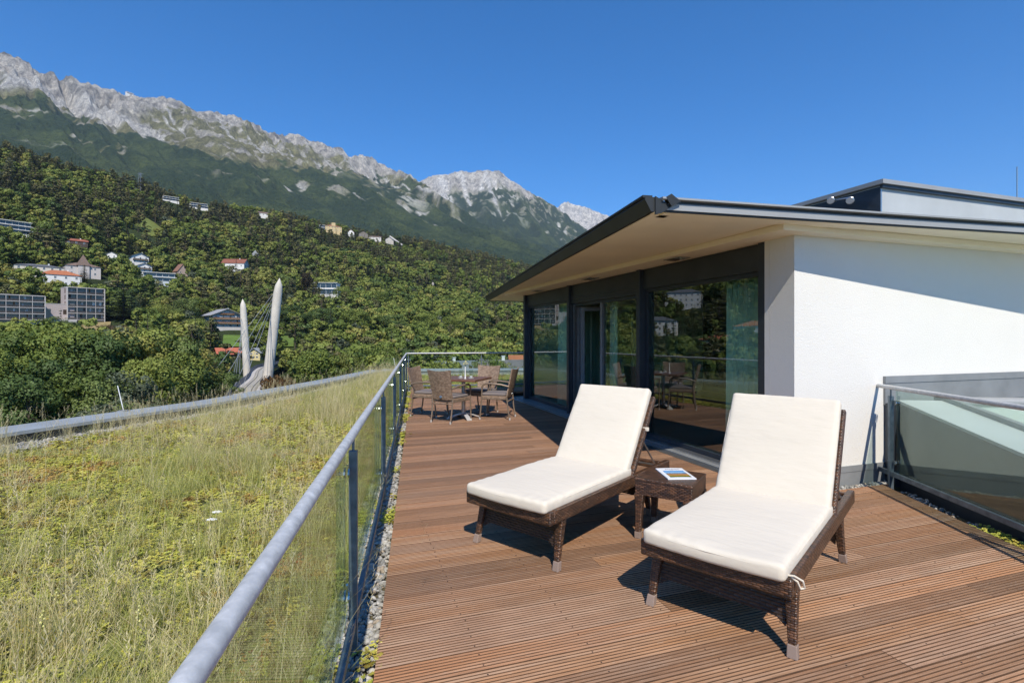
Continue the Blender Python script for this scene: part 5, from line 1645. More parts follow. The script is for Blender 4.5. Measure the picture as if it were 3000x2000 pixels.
def spruce(seed, h=18., w=6.0, tiers=24, per=16, leaf=.42, mat='needle', droop=.28, gap=.0):
    rs = np.random.default_rng(seed); P = []; T = []
    for k in range(tiers):
        q = k / tiers; z = h * (.10 + .88 * q); r = w / 2 * (1 - q) ** .85 + .15
        nb = max(5, int(per * (1 - q * .65)))
        for j in range(nb):
            if rs.random() < gap: continue
            a = rs.uniform(0, 6.283); rr_ = r * rs.uniform(.78, 1.12)
            nseg = max(2, int(rr_ / .5)); tone = rs.random()
            for i in range(nseg):
                x = (i + .6) / nseg
                s = leaf * (1.15 - .45 * x) * (.6 + .5 * (1 - q)); zz = z - droop * rr_ * x + .12 * rr_ * x * x
                c = np.array([math.cos(a) * rr_ * x, math.sin(a) * rr_ * x, zz]) + rs.normal(size=3) * .08
                u = np.array([math.cos(a), math.sin(a), -droop * .8]); v_ = np.array([-math.sin(a), math.cos(a), rs.normal() * .25])
                P.append([c - u * s, c - v_ * s * .62 - [0, 0, .10], c + u * s, c + v_ * s * .62 - [0, 0, .10]]); T += [np.clip(tone * .6 + .4 * rs.random(), 0, 1)] * 4
    V = np.array(P).reshape(-1, 3); F = np.arange(len(V)).reshape(-1, 4)
    m = MB(); m.tube([(0, 0, -1), (0, 0, h * .5), (0, 0, h * .97)], [h * .016, h * .010, .03], 7, cap=False)
    return (V, F, np.array(T), None), m, mat
def pine(seed, h=17., w=7.):
    rs = np.random.default_rng(seed); cen = []; rad = []
    for k in range(18):
        z = rs.uniform(.42, .98); a = rs.uniform(0, 6.28); r = rs.random() ** .6 * w / 2 * (1.15 - .75 * abs(z - .6) / .4)
        cen.append((r * math.cos(a), r * math.sin(a), z * h)); lr = rs.uniform(.7, 1.35); rad.append((lr, lr, lr * .5))
    V, F, T = leaf_cloud(rs, cen, rad, 60, .42)
    m = trunk_quads(rs, h * 1.35, h * .016, 12, cen)
    return (V, F, T, NORMS['last']), m, 'needle_olive'
def quads_of(m):
    return np.array(m.v), np.array([q for q in m.f if len(q) == 4])
def joined(spec, name):
    (V, F, T, nr), tr, mat = spec
    tv, tf_ = quads_of(tr)
    return with_tone(name, [(V, F, T, 0), (tv, tf_, np.zeros(len(tv)), 1)], [M[mat], M['bark']], nr)
def crown_trunk(spec):
    (V, F, T, nr), tr, mat = spec
    cm = with_tone('crown', [(V, F, T, 0)], [M[mat]], nr)
    tv, tf_ = quads_of(tr)
    tm = np_mesh('trunk', tv, tf_, M['bark'], True)
    return cm, tm
NEAR = {}
for k in range(4): NEAR['leaf%d' % k] = crown_trunk(broadleaf(200 + k, 15, 12 + (k % 2) * 2, 60, 170, .23, .10 + .05 * (k % 3)))
NEAR['dark0'] = crown_trunk(broadleaf(210, 15, 12, 55, 170, .23, .12, 'leaf_dark'))
NEAR['dark1'] = crown_trunk(broadleaf(211, 14, 13, 60, 160, .24, .10, 'leaf_dark'))
NEAR['light0'] = crown_trunk(broadleaf(212, 10, 10, 50, 150, .20, .08, 'leaf_light'))
NEAR['grey0'] = crown_trunk(broadleaf(213, 10, 8, 50, 170, .15, .06, 'leaf_grey'))
NEAR['red0'] = crown_trunk(broadleaf(214, 12, 13, 55, 160, .24, .06, 'leaf_red'))
NEAR['brown0'] = crown_trunk(broadleaf(215, 5, 7, 40, 90, .16, .10, 'leaf_brown'))
NEAR['spruce0'] = crown_trunk(spruce(220, 20, 7.5, 34, 24, .38))
NEAR['spruce1'] = crown_trunk(spruce(221, 18, 7.0, 30, 24, .36, 'needle_olive'))
NEAR['cedar0'] = crown_trunk(spruce(222, 18, 17, 13, 60, .46, 'needle', .02, .1))
def tree(kind, label, p, h_scale, group, rz=None, wide=1.0, name='broadleaf_tree'):
    t = thing(name, label, 'tree', p, random.uniform(0, 6.28) if rz is None else rz, group)
    t.scale = (h_scale * wide, h_scale * wide, h_scale)
    cm, tm = NEAR[kind]
    obj('crown', cm, t); obj('trunk', tm, t)
    return t

# --- forest on the slope: one mass, of many kinds
kinds = [joined(broadleaf(300 + k, 13, 10 + k % 3, 24, 62, .55, .12, ['leaf', 'leaf', 'leaf', 'leaf_dark', 'leaf'][k % 5]), 'wood%d' % k) for k in range(7)]
kinds += [joined(spruce(330 + k, 19, 6.0, 17, 11, .66), 'fir%d' % k) for k in range(2)]
kinds += [joined(pine(340 + k), 'pine%d' % k) for k in range(3)]
kinds += [joined(broadleaf(350, 12, 10, 24, 60, .55, .1, 'leaf_light'), 'wood_l'), joined(broadleaf(351, 12, 10, 24, 60, .52, .1, 'leaf_grey'), 'wood_g')]
HOUSE_CLEAR = []          # (x, y, half width, reach towards the terrace)
def forest_points():
    Rf = np.random.default_rng(77)
    n = 60000
    th = np.radians(Rf.uniform(-100, 30, n)); r = np.sqrt(Rf.uniform(118 ** 2, 1080 ** 2, n))
    X = r * np.sin(th); Y = r * np.cos(th)
    # blue-noise like thinning on a jittered grid
    cell = {}
    keep = []
    gx = np.floor(X / 8.4).astype(int); gy = np.floor(Y / 8.4).astype(int)
    seen = set()
    for i in range(n):
        k = (gx[i], gy[i])
        if k in seen: continue
        seen.add(k); keep.append(i)
    keep = np.array(keep)
    return X[keep], Y[keep], Rf
# ------------------------------------------------------------------ houses on the slope
WALLS = {}
def wallmat(c):
    if c not in WALLS: WALLS[c] = simple('house_render_%d' % len(WALLS), c, .85, 0, .06, .3)
    return WALLS[c]
ROOFM = {}
def roofmat(c):
    if c not in ROOFM:
        N = NT('roof_tiles_%d' % len(ROOFM)); q = N.coord()
        w = N.n('ShaderNodeTexWave', {'Vector': q, 'Scale': 1.1, 'Distortion': .4}, bands_direction='Z').outputs['Fac']
        N.p(col=N.mix(.3, N.ramp(N.noise(q, 1.2, 4), [(.3, tuple(x * .8 for x in c)), (.7, tuple(x * 1.15 for x in c))]), N.ramp(w, [(0, (.6, .6, .6)), (1, (1.2, 1.2, 1.2))]), 'MULTIPLY'), rough=.8)
        ROOFM[c] = N.m
    return ROOFM[c]
WIN = {}
def win_mesh(w, h):
    k = (round(w, 2), round(h, 2))
    if k not in WIN:
        m = MB(); m.box(-w / 2, -.05, -h / 2, w / 2, .04, h / 2); a = m.mesh('window', M['white_paint'])
        g = MB(); g.box(-w / 2 + .10, -.075, -h / 2 + .10, -.05, -.051, h / 2 - .10); g.box(.05, -.075, -h / 2 + .10, w / 2 - .10, -.051, h / 2 - .10)
        WIN[k] = (a, g.mesh('pane', M['far_window']))
    return WIN[k]
def windows(t, w, d, rows, cols, z0, fh, ww=1.1, wh=1.4, sides=('front', 'right')):
    for s in sides:
        L_ = w if s in ('front', 'back') else d
        nc = cols if s in ('front', 'back') else max(1, int(round(cols * d / w)))
        for r_ in range(rows):
            for c in range(nc):
                x = -L_ / 2 + L_ * (c + .5) / nc; z = z0 + fh * r_
                a, g = win_mesh(ww, wh)
                o = obj('window', a, t); obj('pane', g, o)
                if s == 'front': o.location = (x, -d / 2, z)
                elif s == 'right': o.location = (w / 2, x, z); o.rotation_euler = (0, 0, math.pi / 2)
                elif s == 'left': o.location = (-w / 2, x, z); o.rotation_euler = (0, 0, -math.pi / 2)
def gable(t, w, d, h, rh, over, mat, axis='x', th=.22):
    """pitched roof; ridge along axis"""
    m = MB()
    if axis == 'x': A, B = w / 2 + over, d / 2 + over
    else: A, B = d / 2 + over, w / 2 + over
    k = rh / (B - over)
    ze = h - k * over
    vs = [(-A, -B, ze), (A, -B, ze), (A, 0, h + rh), (-A, 0, h + rh), (-A, B, ze), (A, B, ze)]
    vs += [(x, y, z + th) for x, y, z in vs]
    fs = [(0, 3, 2, 1), (3, 4, 5, 2), (6, 7, 8, 9), (9, 8, 11, 10), (0, 1, 7, 6), (4, 10, 11, 5), (1, 2, 8, 7), (2, 5, 11, 8), (0, 6, 9, 3), (3, 9, 10, 4)]
    if axis == 'y': vs = [(-y, x, z) for x, y, z in vs]
    m.add(vs, fs); r_ = m.build('roof', mat, t, uv=False)
    return r_
def gable_wall(t, w, d, h, rh, mat, axis='x'):
    m = MB(); m.box(-w / 2, -d / 2, -12, w / 2, d / 2, h)
    m.build('wall', mat, t)
    g = MB()
    if axis == 'x':
        for s in (-1, 1):
            x = s * (w / 2 - .1); g.add([(x - .1, -d / 2, h), (x - .1, d / 2, h), (x - .1, 0, h + rh - .02), (x + .1, -d / 2, h), (x + .1, d / 2, h), (x + .1, 0, h + rh - .02)], [(0, 2, 1), (3, 4, 5), (0, 1, 4, 3), (1, 2, 5, 4), (2, 0, 3, 5)])
    else:
        for s in (-1, 1):
            y = s * (d / 2 - .1); g.add([(-w / 2, y - .1, h), (w / 2, y - .1, h), (0, y - .1, h + rh - .02), (-w / 2, y + .1, h), (w / 2, y + .1, h), (0, y + .1, h + rh - .02)], [(0, 1, 2), (3, 5, 4), (0, 3, 4, 1), (1, 4, 5, 2), (2, 5, 3, 0)])
    g.build('gable', mat, t)
def hip(t, w, d, h, rh, over, mat, flat=.35):
    A, B = w / 2 + over, d / 2 + over; r = max(0, A - B) if flat is None else A * flat
    m = MB(); vs = [(-A, -B, h), (A, -B, h), (A, B, h), (-A, B, h), (-r, 0, h + rh), (r, 0, h + rh)]
    if r < .01: fs = [(0, 1, 4), (1, 2, 4), (2, 3, 4), (3, 0, 4), (3, 2, 1, 0)]; vs = vs[:5]
    else: fs = [(0, 1, 5, 4), (1, 2, 5), (2, 3, 4, 5), (3, 0, 4), (3, 2, 1, 0)]
    m.add(vs, fs); return m.build('roof', mat, t, uv=False)
def chimney(roof, x, y, z0, z1, s=.5):
    m = MB(); m.box(x - s / 2, y - s / 2, z0, x + s / 2, y + s / 2, z1); m.box(x - s * .62, y - s * .62, z1, x + s * .62, y + s * .62, z1 + .12)
    m.build('chimney', M['white_paint'], roof)
def site(px, py, width_px):
    """foot of a house seen at photo point (px, py); metres across for its width in the picture"""
    p = hill_hit(px, py); w = width_px * p.y / FP
    p.z += max(0, p.y - 250) * .002
    HOUSE_CLEAR.append((p.x, p.y, w * .58, 33.0 + max(0, p.y - 250) * .04))
    return p, w
def face(p, turn=0.0):
    """rotation that turns the front (-y) towards the terrace"""
    return -math.atan2(p.x, p.y) + math.radians(turn)
def balcony(t, w, d, z, mat, depth=1.2, rail=1.0, name='balcony', x=0):
    m = MB(); m.box(x - w / 2, -d / 2 - depth, z - .18, x + w / 2, -d / 2 - .001, z); b = m.build(name, mat, t)
    r = MB(); r.box(x - w / 2, -d / 2 - depth, z + .15, x + w / 2, -d / 2 - depth + .08, z + rail); r.build('balustrade', mat, b)
    return b
WOODM = simple('weathered_wood', (.17, .085, .035), .8, 0, .25, 2)
WOODD = simple('dark_wood', (.05, .032, .022), .8, 0, .25, 2)
PINK = simple('pinkish_concrete', (.44, .375, .35), .85, 0, .05, .3)
PALE = simple('pale_concrete', (.50, .47, .44), .85, 0, .06, .3)
DARKROOM = simple('dark_loggia_panel', (.055, .05, .048), .7, 0, .4, 1.2)  # near-black colour of the loggia balustrades and some blinds
GLASSY = M['far_window']

def grid_block(name, label, p, rz, w, d, h, cols, rows, side_w):
    """apartment block whose front is a grid of loggias"""
    t = thing(name, label, 'building', p, rz)
    m = MB(); m.box(-w / 2, -d / 2 + 1.6, -5, w / 2, d / 2, h); m.build('wall', PINK, t)
    m = MB(); m.box(-w / 2 + .01, -d / 2 + 1.45, .2, w / 2 - .01, -d / 2 + 1.59, h - .2); m.build('glazing', GLASSY, t)
    fh = h / rows
    for r_ in range(rows + 1):
        m = MB(); m.box(-w / 2 - .15, -d / 2 - .05, r_ * fh - .15, w / 2 + .15, -d / 2 + 1.44, r_ * fh + .12); m.build('floor_slab', PALE, t)
    for s in (-1, 1):
        m = MB(); m.box(s * w / 2 - .17, -d / 2 - .1, -4, s * w / 2 + .17, -d / 2 + 1.43, h + .12); m.build('side_fin', PALE, t)
    for c in range(1, cols):
        x = -w / 2 + w * c / cols
        m = MB(); m.box(x - .09, -d / 2 + .02, .13, x + .09, -d / 2 + .2, h - .16); m.build('fin', PALE, t)
    rs = random.Random(int(w * 10))
    for r_ in range(rows):
        for c in range(cols):
            x0 = -w / 2 + w * c / cols + .12; x1 = -w / 2 + w * (c + 1) / cols - .12
            m = MB(); m.box(x0, -d / 2 + .04, r_ * fh + .13, x1, -d / 2 + .07, r_ * fh + 1.1); m.build('balustrade', simple('loggia_panel', (.10, .10, .10), .4) if False else DARKROOM, t)
            if rs.random() < .7:
                xx = rs.uniform(x0 + .3, x1 - .8)
                m = MB(); m.box(xx, -d / 2 + 1.38, r_ * fh + .2, xx + rs.uniform(.5, 1.1), -d / 2 + 1.44, (r_ + 1) * fh - .3); m.build('blind', rs.choice([PALE, M['white_paint'], DARKROOM, WOODM]), t)
    # tall slots on the side wall
    for s in (-1, 1):
        for q in range(rows):
            for k, yy in enumerate((-d / 2 + 3.0, -d / 2 + 5.0)):
                m = MB(); m.box(s * w / 2 - .05, yy, q * fh + .4, s * (w / 2 + .03), yy + .7, (q + 1) * fh - .5) if s > 0 else m.box(s * (w / 2 + .03), yy, q * fh + .4, s * w / 2 + .05, yy + .7, (q + 1) * fh - .5)
                m.build('window', WOODD, t)
    m = MB(); m.box(-w / 2 - .1, -d / 2 + 1.45, h, w / 2 + .1, d / 2 + .1, h + .3); m.build('roof', PALE, t)
    return t
p, w = site(243, 938, 82)
grid_block('apartment_block', 'five storey pinkish apartment block with a grid of loggias beside a tan field', p, face(p, 14), w * 1.04, 12, w * 1.12, 4, 5, 0)
pa = p
p, w = site(48, 938, 112)
grid_block('apartment_block', 'lower grid fronted apartment block cut by the left picture edge', p, face(p, 10), w, 12, w * .63, 4, 4, 0)
p, w = site(152, 938, 92)
t = thing('link_building', 'low pink concrete building between the two apartment blocks', 'building', p, face(p, 12))
m = MB(); m.box(-w / 2, -4, -4, w / 2, 4, w * .50); m.build('wall', PINK, t)
m = MB(); m.box(-w * .42, -4.06, .8, -w * .08, -4.01, w * .34); m.build('window', GLASSY, t)
m = MB(); m.box(w * .22, -4.06, w * .18, w * .32, -4.01, w * .33); m.build('window', WOODD, t)
m = MB(); m.box(-w * .5, -8.5, -4, w * .5, -4.02, .3); m.build('terrace', PALE, t)
m = MB(); m.box(-w / 2 - .1, -4.1, w * .50, w / 2 + .1, 4.1, w * .50 + .25); m.build('roof', PALE, t)

def long_house(px, py, wpx, label, wall, roof, hh, rh, rows, cols, turn=0, d_=.45, kind='gable', axis='x', name='house', over=.5, chim=True, sides=('front', 'right')):
    p, w = site(px, py, wpx)
    t = thing(name, label, 'house', p, face(p, turn))
    h = w * hh; d = w * d_
    if kind == 'gable':
        gable_wall(t, w, d, h, w * rh, wallmat(wall), axis); r_ = gable(t, w, d, h, w * rh, over, roofmat(roof), axis)
    elif kind == 'hip':
        m = MB(); m.box(-w / 2, -d / 2, -12, w / 2, d / 2, h); m.build('wall', wallmat(wall), t); r_ = hip(t, w, d, h, w * rh, over, roofmat(roof))
    else:
        m = MB(); m.box(-w / 2, -d / 2, -12, w / 2, d / 2, h); m.build('wall', wallmat(wall), t)
        m = MB(); m.box(-w / 2 - over, -d / 2 - over, h, w / 2 + over, d / 2 + over, h + .3); r_ = m.build('roof', roofmat(roof), t)
    if rows:
        fh = h / rows
        windows(t, w, d, rows, cols, fh * .58, fh, min(1.2, w / cols * .45), min(1.5, fh * .55), sides)
    if chim: chimney(r_, w * .2, 0, h, h + w * rh + .8, .7)
    return t, w, d, h
WHITE = (.72, .70, .66); CREAM = (.66, .61, .50); ORANGE = (.42, .145, .06); GREYR = (.13, .135, .145); REDB = (.24, .085, .05); BROWNR = (.19, .13, .10)
long_house(114, 812, 108, 'long cream house with grey hipped roof above the orange roofed villa', CREAM, GREYR, .27, .06, 2, 6, 8, .28, 'hip')
long_house(174, 843, 94, 'white villa with bright orange hipped roof above the apartment block', WHITE, ORANGE, .36, .16, 2, 4, 6, .55, 'hip')
t, w, d, h = long_house(240, 812, 80, 'old villa with a steep pointed tower roof behind a blue spruce', (.55, .50, .46), BROWNR, .36, .14, 2, 3, 10, .5, 'hip', chim=False)
m = MB(); m.box(-w * .16, -d * .62, -2, w * .16, -d * .2, h * 1.05); m.build('tower', wallmat((.55, .50, .46)), t)
m = MB(); a = w * .2; m.add([(-a, -d * .66, h * 1.05), (a, -d * .66, h * 1.05), (a, -d * .16, h * 1.05), (-a, -d * .16, h * 1.05), (0, -d * .41, h * 2.2)], [(0, 1, 4), (1, 2, 4), (2, 3, 4), (3, 0, 4), (3, 2, 1, 0)]); m.build('tower_roof', roofmat(BROWNR), t, uv=False)
# modern white terraces, upper left
def modern(px, py, wpx, label, storeys, fh_, wall=WHITE, turn=0, d_=.5, step=.1):
    p, w = site(px, py, wpx)
    t = thing('modern_house', label, 'house', p, face(p, turn)); d = w * d_; fh = w * fh_
    for k in range(storeys):
        o_ = k * step * w * .3
        m = MB(); m.box(-w / 2 + o_, -d / 2 + .8, k * fh - (12 if k == 0 else 0), w / 2 - o_, d / 2, (k + 1) * fh); m.build('storey', wallmat(wall), t)
        m = MB(); m.box(-w / 2 + o_ + .3, -d / 2 + .70, k * fh + fh * .18, w / 2 - o_ - .3, -d / 2 + .79, (k + 1) * fh - fh * .14); g_ = m.build('window', GLASSY, t)
        for c in range(1, 5):
            x = -w / 2 + o_ + (w - 2 * o_) * c / 5; m = MB(); m.box(x - .09, -d / 2 + .62, k * fh + fh * .14, x + .09, -d / 2 + .69, (k + 1) * fh - fh * .1); m.build('mullion', M['white_paint'], g_)
        m = MB(); m.box(-w / 2 + o_ - .5, -d / 2 - .6, (k + 1) * fh - .18, w / 2 - o_ + .5, d / 2, (k + 1) * fh + .14); m.build('slab_edge', M['white_paint'], t)
    return t
modern(40, 688, 78, 'modern white house with three glazed storeys near the left picture edge', 3, .155, turn=12)
modern(467, 828, 80, 'low modern pale house with glass front among dark trees', 2, .16, (.5, .55, .56))
tv = modern(952, 868, 82, 'modern white box villa with a long window band and dark base', 2, .22, WHITE, -14, .55)
m = MB(); m.box(0, -2, 15, 4, 2, 17.5)
p_, w_ = hill_hit(975, 835), 7
long_house(222, 722, 52, 'dark wooden chalet with red roof on the upper left slope', (.08, .06, .05), (.30, .10, .06), .22, .14, 1, 3, 5, .6)
long_house(330, 762, 26, 'small white gabled house right of the pointed villa', WHITE, GREYR, .5, .28, 1, 2, -15, .8, axis='y', chim=False)
for (px, py, wp, lab, turn) in ((406, 776, 42, 'upper white chalet with dark gable and wooden balcony', 15), (420, 800, 36, 'lower white chalet with black gable just below the first', 12)):
    t, w, d, h = long_house(px, py, wp, lab, WHITE, GREYR, .5, .24, 2, 3, turn, .8, axis='y', over=1.0)
    balcony(t, w * .9, d, h * .5, WOODD)
long_house(530, 806, 30, 'small house with steep reddish roof half hidden by trees', (.45, .36, .32), (.26, .14, .10), .3, .7, 1, 2, 25, .9, axis='y', chim=False)
t, w, d, h = long_house(690, 792, 62, 'white house with long brown red roof in the middle of the slope', WHITE, REDB, .28, .22, 1, 4, -22, .6)
t, w, d, h = long_house(652, 962, 76, 'large chalet with three rows of wooden balconies and grey roof', (.55, .53, .50), (.33, .33, .34), .50, .22, 3, 4, 20, .85, axis='y', over=1.8)
for k in (1, 2): balcony(t, w * 1.02, d, h * k / 3 + .05, WOODM, 1.4, 1.0)
balcony(t, w * .5, d, h * 1.02, WOODM, 1.0, .9)
m = MB(); m.box(-w * .5, -d / 2 - .06, h * 1.0, w * .5, -d / 2 - .01, h * 1.03); m.build('gable_trim', WOODD, t)
long_house(676, 1046, 72, 'barn with a bright red orange roof left of the bridge pylons', (.10, .075, .055), (.46, .13, .07), .16, .20, 0, 1, 12, .6, over=.9, chim=False)
long_house(750, 1052, 32, 'small yellow house with grey gable between the bridge pylons', (.62, .52, .26), (.34, .36, .38), .62, .35, 2, 2, -20, .9, axis='y', over=.8, chim=False)
long_house(604, 1092, 34, 'small white house with dark red roof left of the pylons', WHITE, REDB, .7, .35, 2, 2, 30, .9, axis='y', chim=False)
# hilltop buildings along the crest
for (px, py, wp, lab, tw) in ((500, 580, 40, 'white terraced hotel at the top of the wooded hill, left one', 8), (582, 598, 46, 'white flat roofed crest building right of the terraced hotel', 4)):
    modern(px, py, wp, lab, 2, .14, WHITE, tw, .4)
long_house(770, 612, 26, 'small white gabled house on the hill crest', WHITE, BROWNR, .35, .2, 1, 3, 10, .7, chim=False)
t, w, d, h = long_house(975, 658, 46, 'yellow stepped hotel on the hill crest', (.60, .46, .24), (.33, .14, .07), .32, .12, 2, 6, 12, .5, 'hip', chim=False)
m = MB(); m.box(-w * .1, -d * .4, h, w * .12, d * .2, h * 1.75); m.build('stair_tower', wallmat((.60, .46, .24)), t)
modern(952, 664, 34, 'white terraced annexe in front of the yellow hotel', 2, .2, WHITE, 10, .5)
long_house(1028, 660, 18, 'small white house with red roof right of the yellow hotel', WHITE, (.40, .12, .07), .5, .4, 1, 2, 0, .8, axis='y', chim=False)
long_house(1063, 668, 26, 'dark chalet farther right on the crest', (.2, .17, .14), (.06, .06, .07), .4, .3, 1, 3, 10, .8, axis='y', chim=False)
long_house(1098, 672, 36, 'low pale building on the crest right of the dark chalet', (.6, .56, .5), BROWNR, .22, .1, 1, 4, 0, .5, chim=False)
long_house(1140, 684, 22, 'last little dark roofed house on the crest', (.5, .46, .4), (.07, .07, .08), .35, .3, 1, 2, 0, .8, axis='y', chim=False)
# seen only as reflections in the terrace windows, left of the picture
for (th, r_, wm, lab, wall, roof) in ((-52, 300, 20, 'white four storey house on the slope left of the view', WHITE, GREYR), (-58, 250, 16, 'pale yellow villa on the slope left of the view', (.66, .58, .36), ORANGE), (-62, 280, 22, 'white house with red roof far left of the view', WHITE, ORANGE), (-55, 380, 24, 'white apartment house higher up left of the view', WHITE, GREYR)):
    a = math.radians(th); x, y = r_ * math.sin(a), r_ * math.cos(a)
    p = Vector((x, y, float(hill_z(x, y)))); HOUSE_CLEAR.append((x, y, wm * .6, 25))
    t = thing('house', lab, 'house', p, face(p, 8)); w = wm; d = w * .6; h = w * .45
    m = MB(); m.box(-w / 2, -d / 2, -12, w / 2, d / 2, h); m.build('wall', wallmat(wall), t)
    hip(t, w, d, h, w * .12, .6, roofmat(roof)); windows(t, w, d, 3, 6, h * .18, h / 3, 1.1, 1.5, ('front', 'right'))

# buildings on the valley floor behind the far railing
for (px, Y_, wm, h, rh, lab, roof, tw) in ((1500, 118, 15, 7.6, 2.4, 'long house with grey roof and dormers behind the far railing', (.16, .145, .14), 0), (1350, 135, 14, 5.0, 4.0, 'grey gabled roofs partly hidden behind the chairs', (.17, .19, .20), 25), (1556, 165, 14, 6.2, 3.2, 'house with orange roof behind the window front', ORANGE, 10)):
    p = Vector(((px - XC) / FP * Y_, Y_, VAL)); t = thing('house', lab, 'house', p, face(p, tw)); d = 9
    gable_wall(t, wm, d, h, rh, wallmat((.5, .47, .42))); gr__ = gable(t, wm, d, h, rh, .5, roofmat(roof)); windows(t, wm, d, 2, 5, 2, 3)
    chimney(gr__, -2, 0, h + 1, h + rh + 1, .7); HOUSE_CLEAR.append((p.x, p.y, wm * .6, 0))

# lattice mast and aviary on the hill, station huts on the ridge, covered funicular track
mast = thing('lattice_mast', 'grey steel lattice mast on the crest of the wooded hill', 'mast', hill_hit(411, 560))
hm = 26.
lm = simple('mast_steel', (.22, .25, .28), .6, .3)
for s in ((-1, -1), (1, -1), (1, 1), (-1, 1)):
    m = MB(); m.bar((s[0] * 2.2, s[1] * 2.2, 0), (s[0] * .8, s[1] * .8, hm), .3, .3); m.build('leg', lm, mast)
for k in range(6):
    z0_, z1_ = hm * k / 6, hm * (k + 1) / 6; a0 = 2.2 - 1.4 * k / 6; a1 = 2.2 - 1.4 * (k + 1) / 6
    for s in (-1, 1):
        m = MB(); m.bar((-a0, s * a0, z0_), (a1, s * a1, z1_), .16, .16); m.build('brace', lm, mast)
        m = MB(); m.bar((s * a0, -a0, z0_), (s * a1, a1, z1_), .16, .16); m.build('brace', lm, mast)
for z in (hm * .72, hm * .95):
    m = MB(); m.bar((-3.6, 0, z), (3.6, 0, z), .3, .3); m.build('cross_arm', lm, mast)
av = thing('aviary', 'grey wire mesh aviary tent on the wooded slope', 'aviary', hill_hit(748, 765)); HOUSE_CLEAR.append((av.location.x, av.location.y, 9, 20))
for k in range(8):
    a = k * math.pi / 4; m = MB(); m.bar((0, 0, 12), (8 * math.cos(a), 8 * math.sin(a), 2), .16, .16); m.bar((8 * math.cos(a), 8 * math.sin(a), -2), (8 * math.cos(a), 8 * math.sin(a), 2), .2, .2); m.build('stay', PALE, av)
m = MB(); m.lathe([(8.0, 1.5), (5.2, 5.2), (2.4, 9.0), (.3, 12)], 16, cap=False)
nm = NT('wire_mesh'); tb = nm.n('ShaderNodeBsdfTransparent'); mxs = nm.n('ShaderNodeMixShader', {0: .45, 1: tb.outputs[0], 2: nm.b.outputs[0]}); nm.set(nm.out.inputs[0], mxs); nm.p(col=(.4, .42, .42), rough=.8)
m.build('mesh_roof', nm.m, av)
for (pts, lab) in (([(1246, 772), (1258, 786), (1266, 806), (1269, 826), (1269, 842)], 'curved grey covered funicular gallery in the forest'), ([(1143, 700), (1160, 712), (1180, 726)], 'short pale funicular viaduct near the hill crest')):
    W3 = [hill_hit(a, b) for a, b in pts]; o = thing('funicular_track', lab, 'track', W3[0])
    Yb = W3[-1].y
    m = MB(); pp = [at_depth(a, b, W3[0].y + (Yb - W3[0].y) * k / (len(pts) - 1)) - W3[0] for k, (a, b) in enumerate(pts)]
    fine = []
    for i in range(len(pp) - 1):
        for k in range(5): fine.append(pp[i].lerp(pp[i + 1], k / 5))
    fine.append(pp[-1])
    m.tube([q + Vector((0, -2, 4)) for q in fine], 1.5, 8); m.build('gallery', PALE, o, smooth=True)
    for q in fine[::3]:
        s_ = MB(); s_.bar(q + Vector((0, -2, 3)), q + Vector((0, -2, -20)), .8, .8); s_.build('pier', PALE, o)
    for q in W3: HOUSE_CLEAR.append((q.x, q.y, 2, 45))
for (px, py, Yd, wm, lab) in ((92, 284, 2830, 62, 'long white mountain station below the crags'), (379, 277, 3390, 40, 'small white station on the ridge')):
    p = at_depth(px, py, Yd); t = thing('mountain_station', lab, 'building', p, face(p, 20))
    m = MB(); m.box(-wm / 2, -9, -30, wm / 2, 9, 9); m.build('wall', wallmat(WHITE), t); m = MB(); m.box(-wm / 2 - 2, -11, 9, wm / 2 + 2, 11, 11); m.build('roof', roofmat((.6, .6, .6)), t)
    m = MB(); m.box(-wm * .4, -9.2, 2, wm * .4, -9.05, 5.5); m.build('window', GLASSY, t)

# ------------------------------------------------------------------ cable stayed funicular bridge
br = thing('railway_bridge', 'curved concrete funicular bridge deck with track and grey railings', 'bridge', (0, 0, 0))
DZ = -10.4
ctl = [(-44, 82), (-52, 100), (-60.5, 118), (-73, 148), (-87, 178), (-97, 205), (-100, 232), (-92, 262), (-80, 300)]
ctl = np.array(ctl, float)
def catmull(P, n=10):
    out = []
    for i in range(len(P) - 1):
        p0 = P[max(i - 1, 0)]; p1 = P[i]; p2 = P[i + 1]; p3 = P[min(i + 2, len(P) - 1)]
        for k in range(n):
            t = k / n; out.append(.5 * (2 * p1 + (p2 - p0) * t + (2 * p0 - 5 * p1 + 4 * p2 - p3) * t * t + (3 * p1 - p0 - 3 * p2 + p3) * t ** 3))
    out.append(P[-1]); return np.array(out)
bp = [Vector((a, b, DZ)) for a, b in catmull(ctl)]
ribbon(bp, [(-2.6, -.9), (2.6, -.9), (3.1, 0), (-3.1, 0)], 'deck', PALE, br)
ribbon(bp, [(-1.6, .02), (1.6, .02), (1.6, .12), (-1.6, .12)], 'ballast_bed', simple('track_ballast', (.30, .27, .23), .9, 0, .25, 2), br)
railm = simple('rail_steel', (.16, .13, .11), .5, .4); bridge_rail = simple('bridge_railing', (.13, .16, .20), .5, .3)
for off in (-.72, .72):
    ribbon(bp, [(off - .06, .13), (off + .06, .13), (off + .06, .30), (off - .06, .30)], 'rail', railm, br)
def along(P, step):
    d = [0]
    for i in range(1, len(P)): d.append(d[-1] + (P[i] - P[i - 1]).length)
    s = 0; res = []
    i = 1
    while s < d[-1]:
        while d[i] < s: i += 1
        t = (P[i] - P[i - 1]).normalized(); res.append((P[i - 1].lerp(P[i], (s - d[i - 1]) / (d[i] - d[i - 1])), t)); s += step
    return res
slp = MB(); slp.box(-1.25, -.13, .125, 1.25, .13, .21); sm_ = slp.mesh('sleeper', M['concrete'])
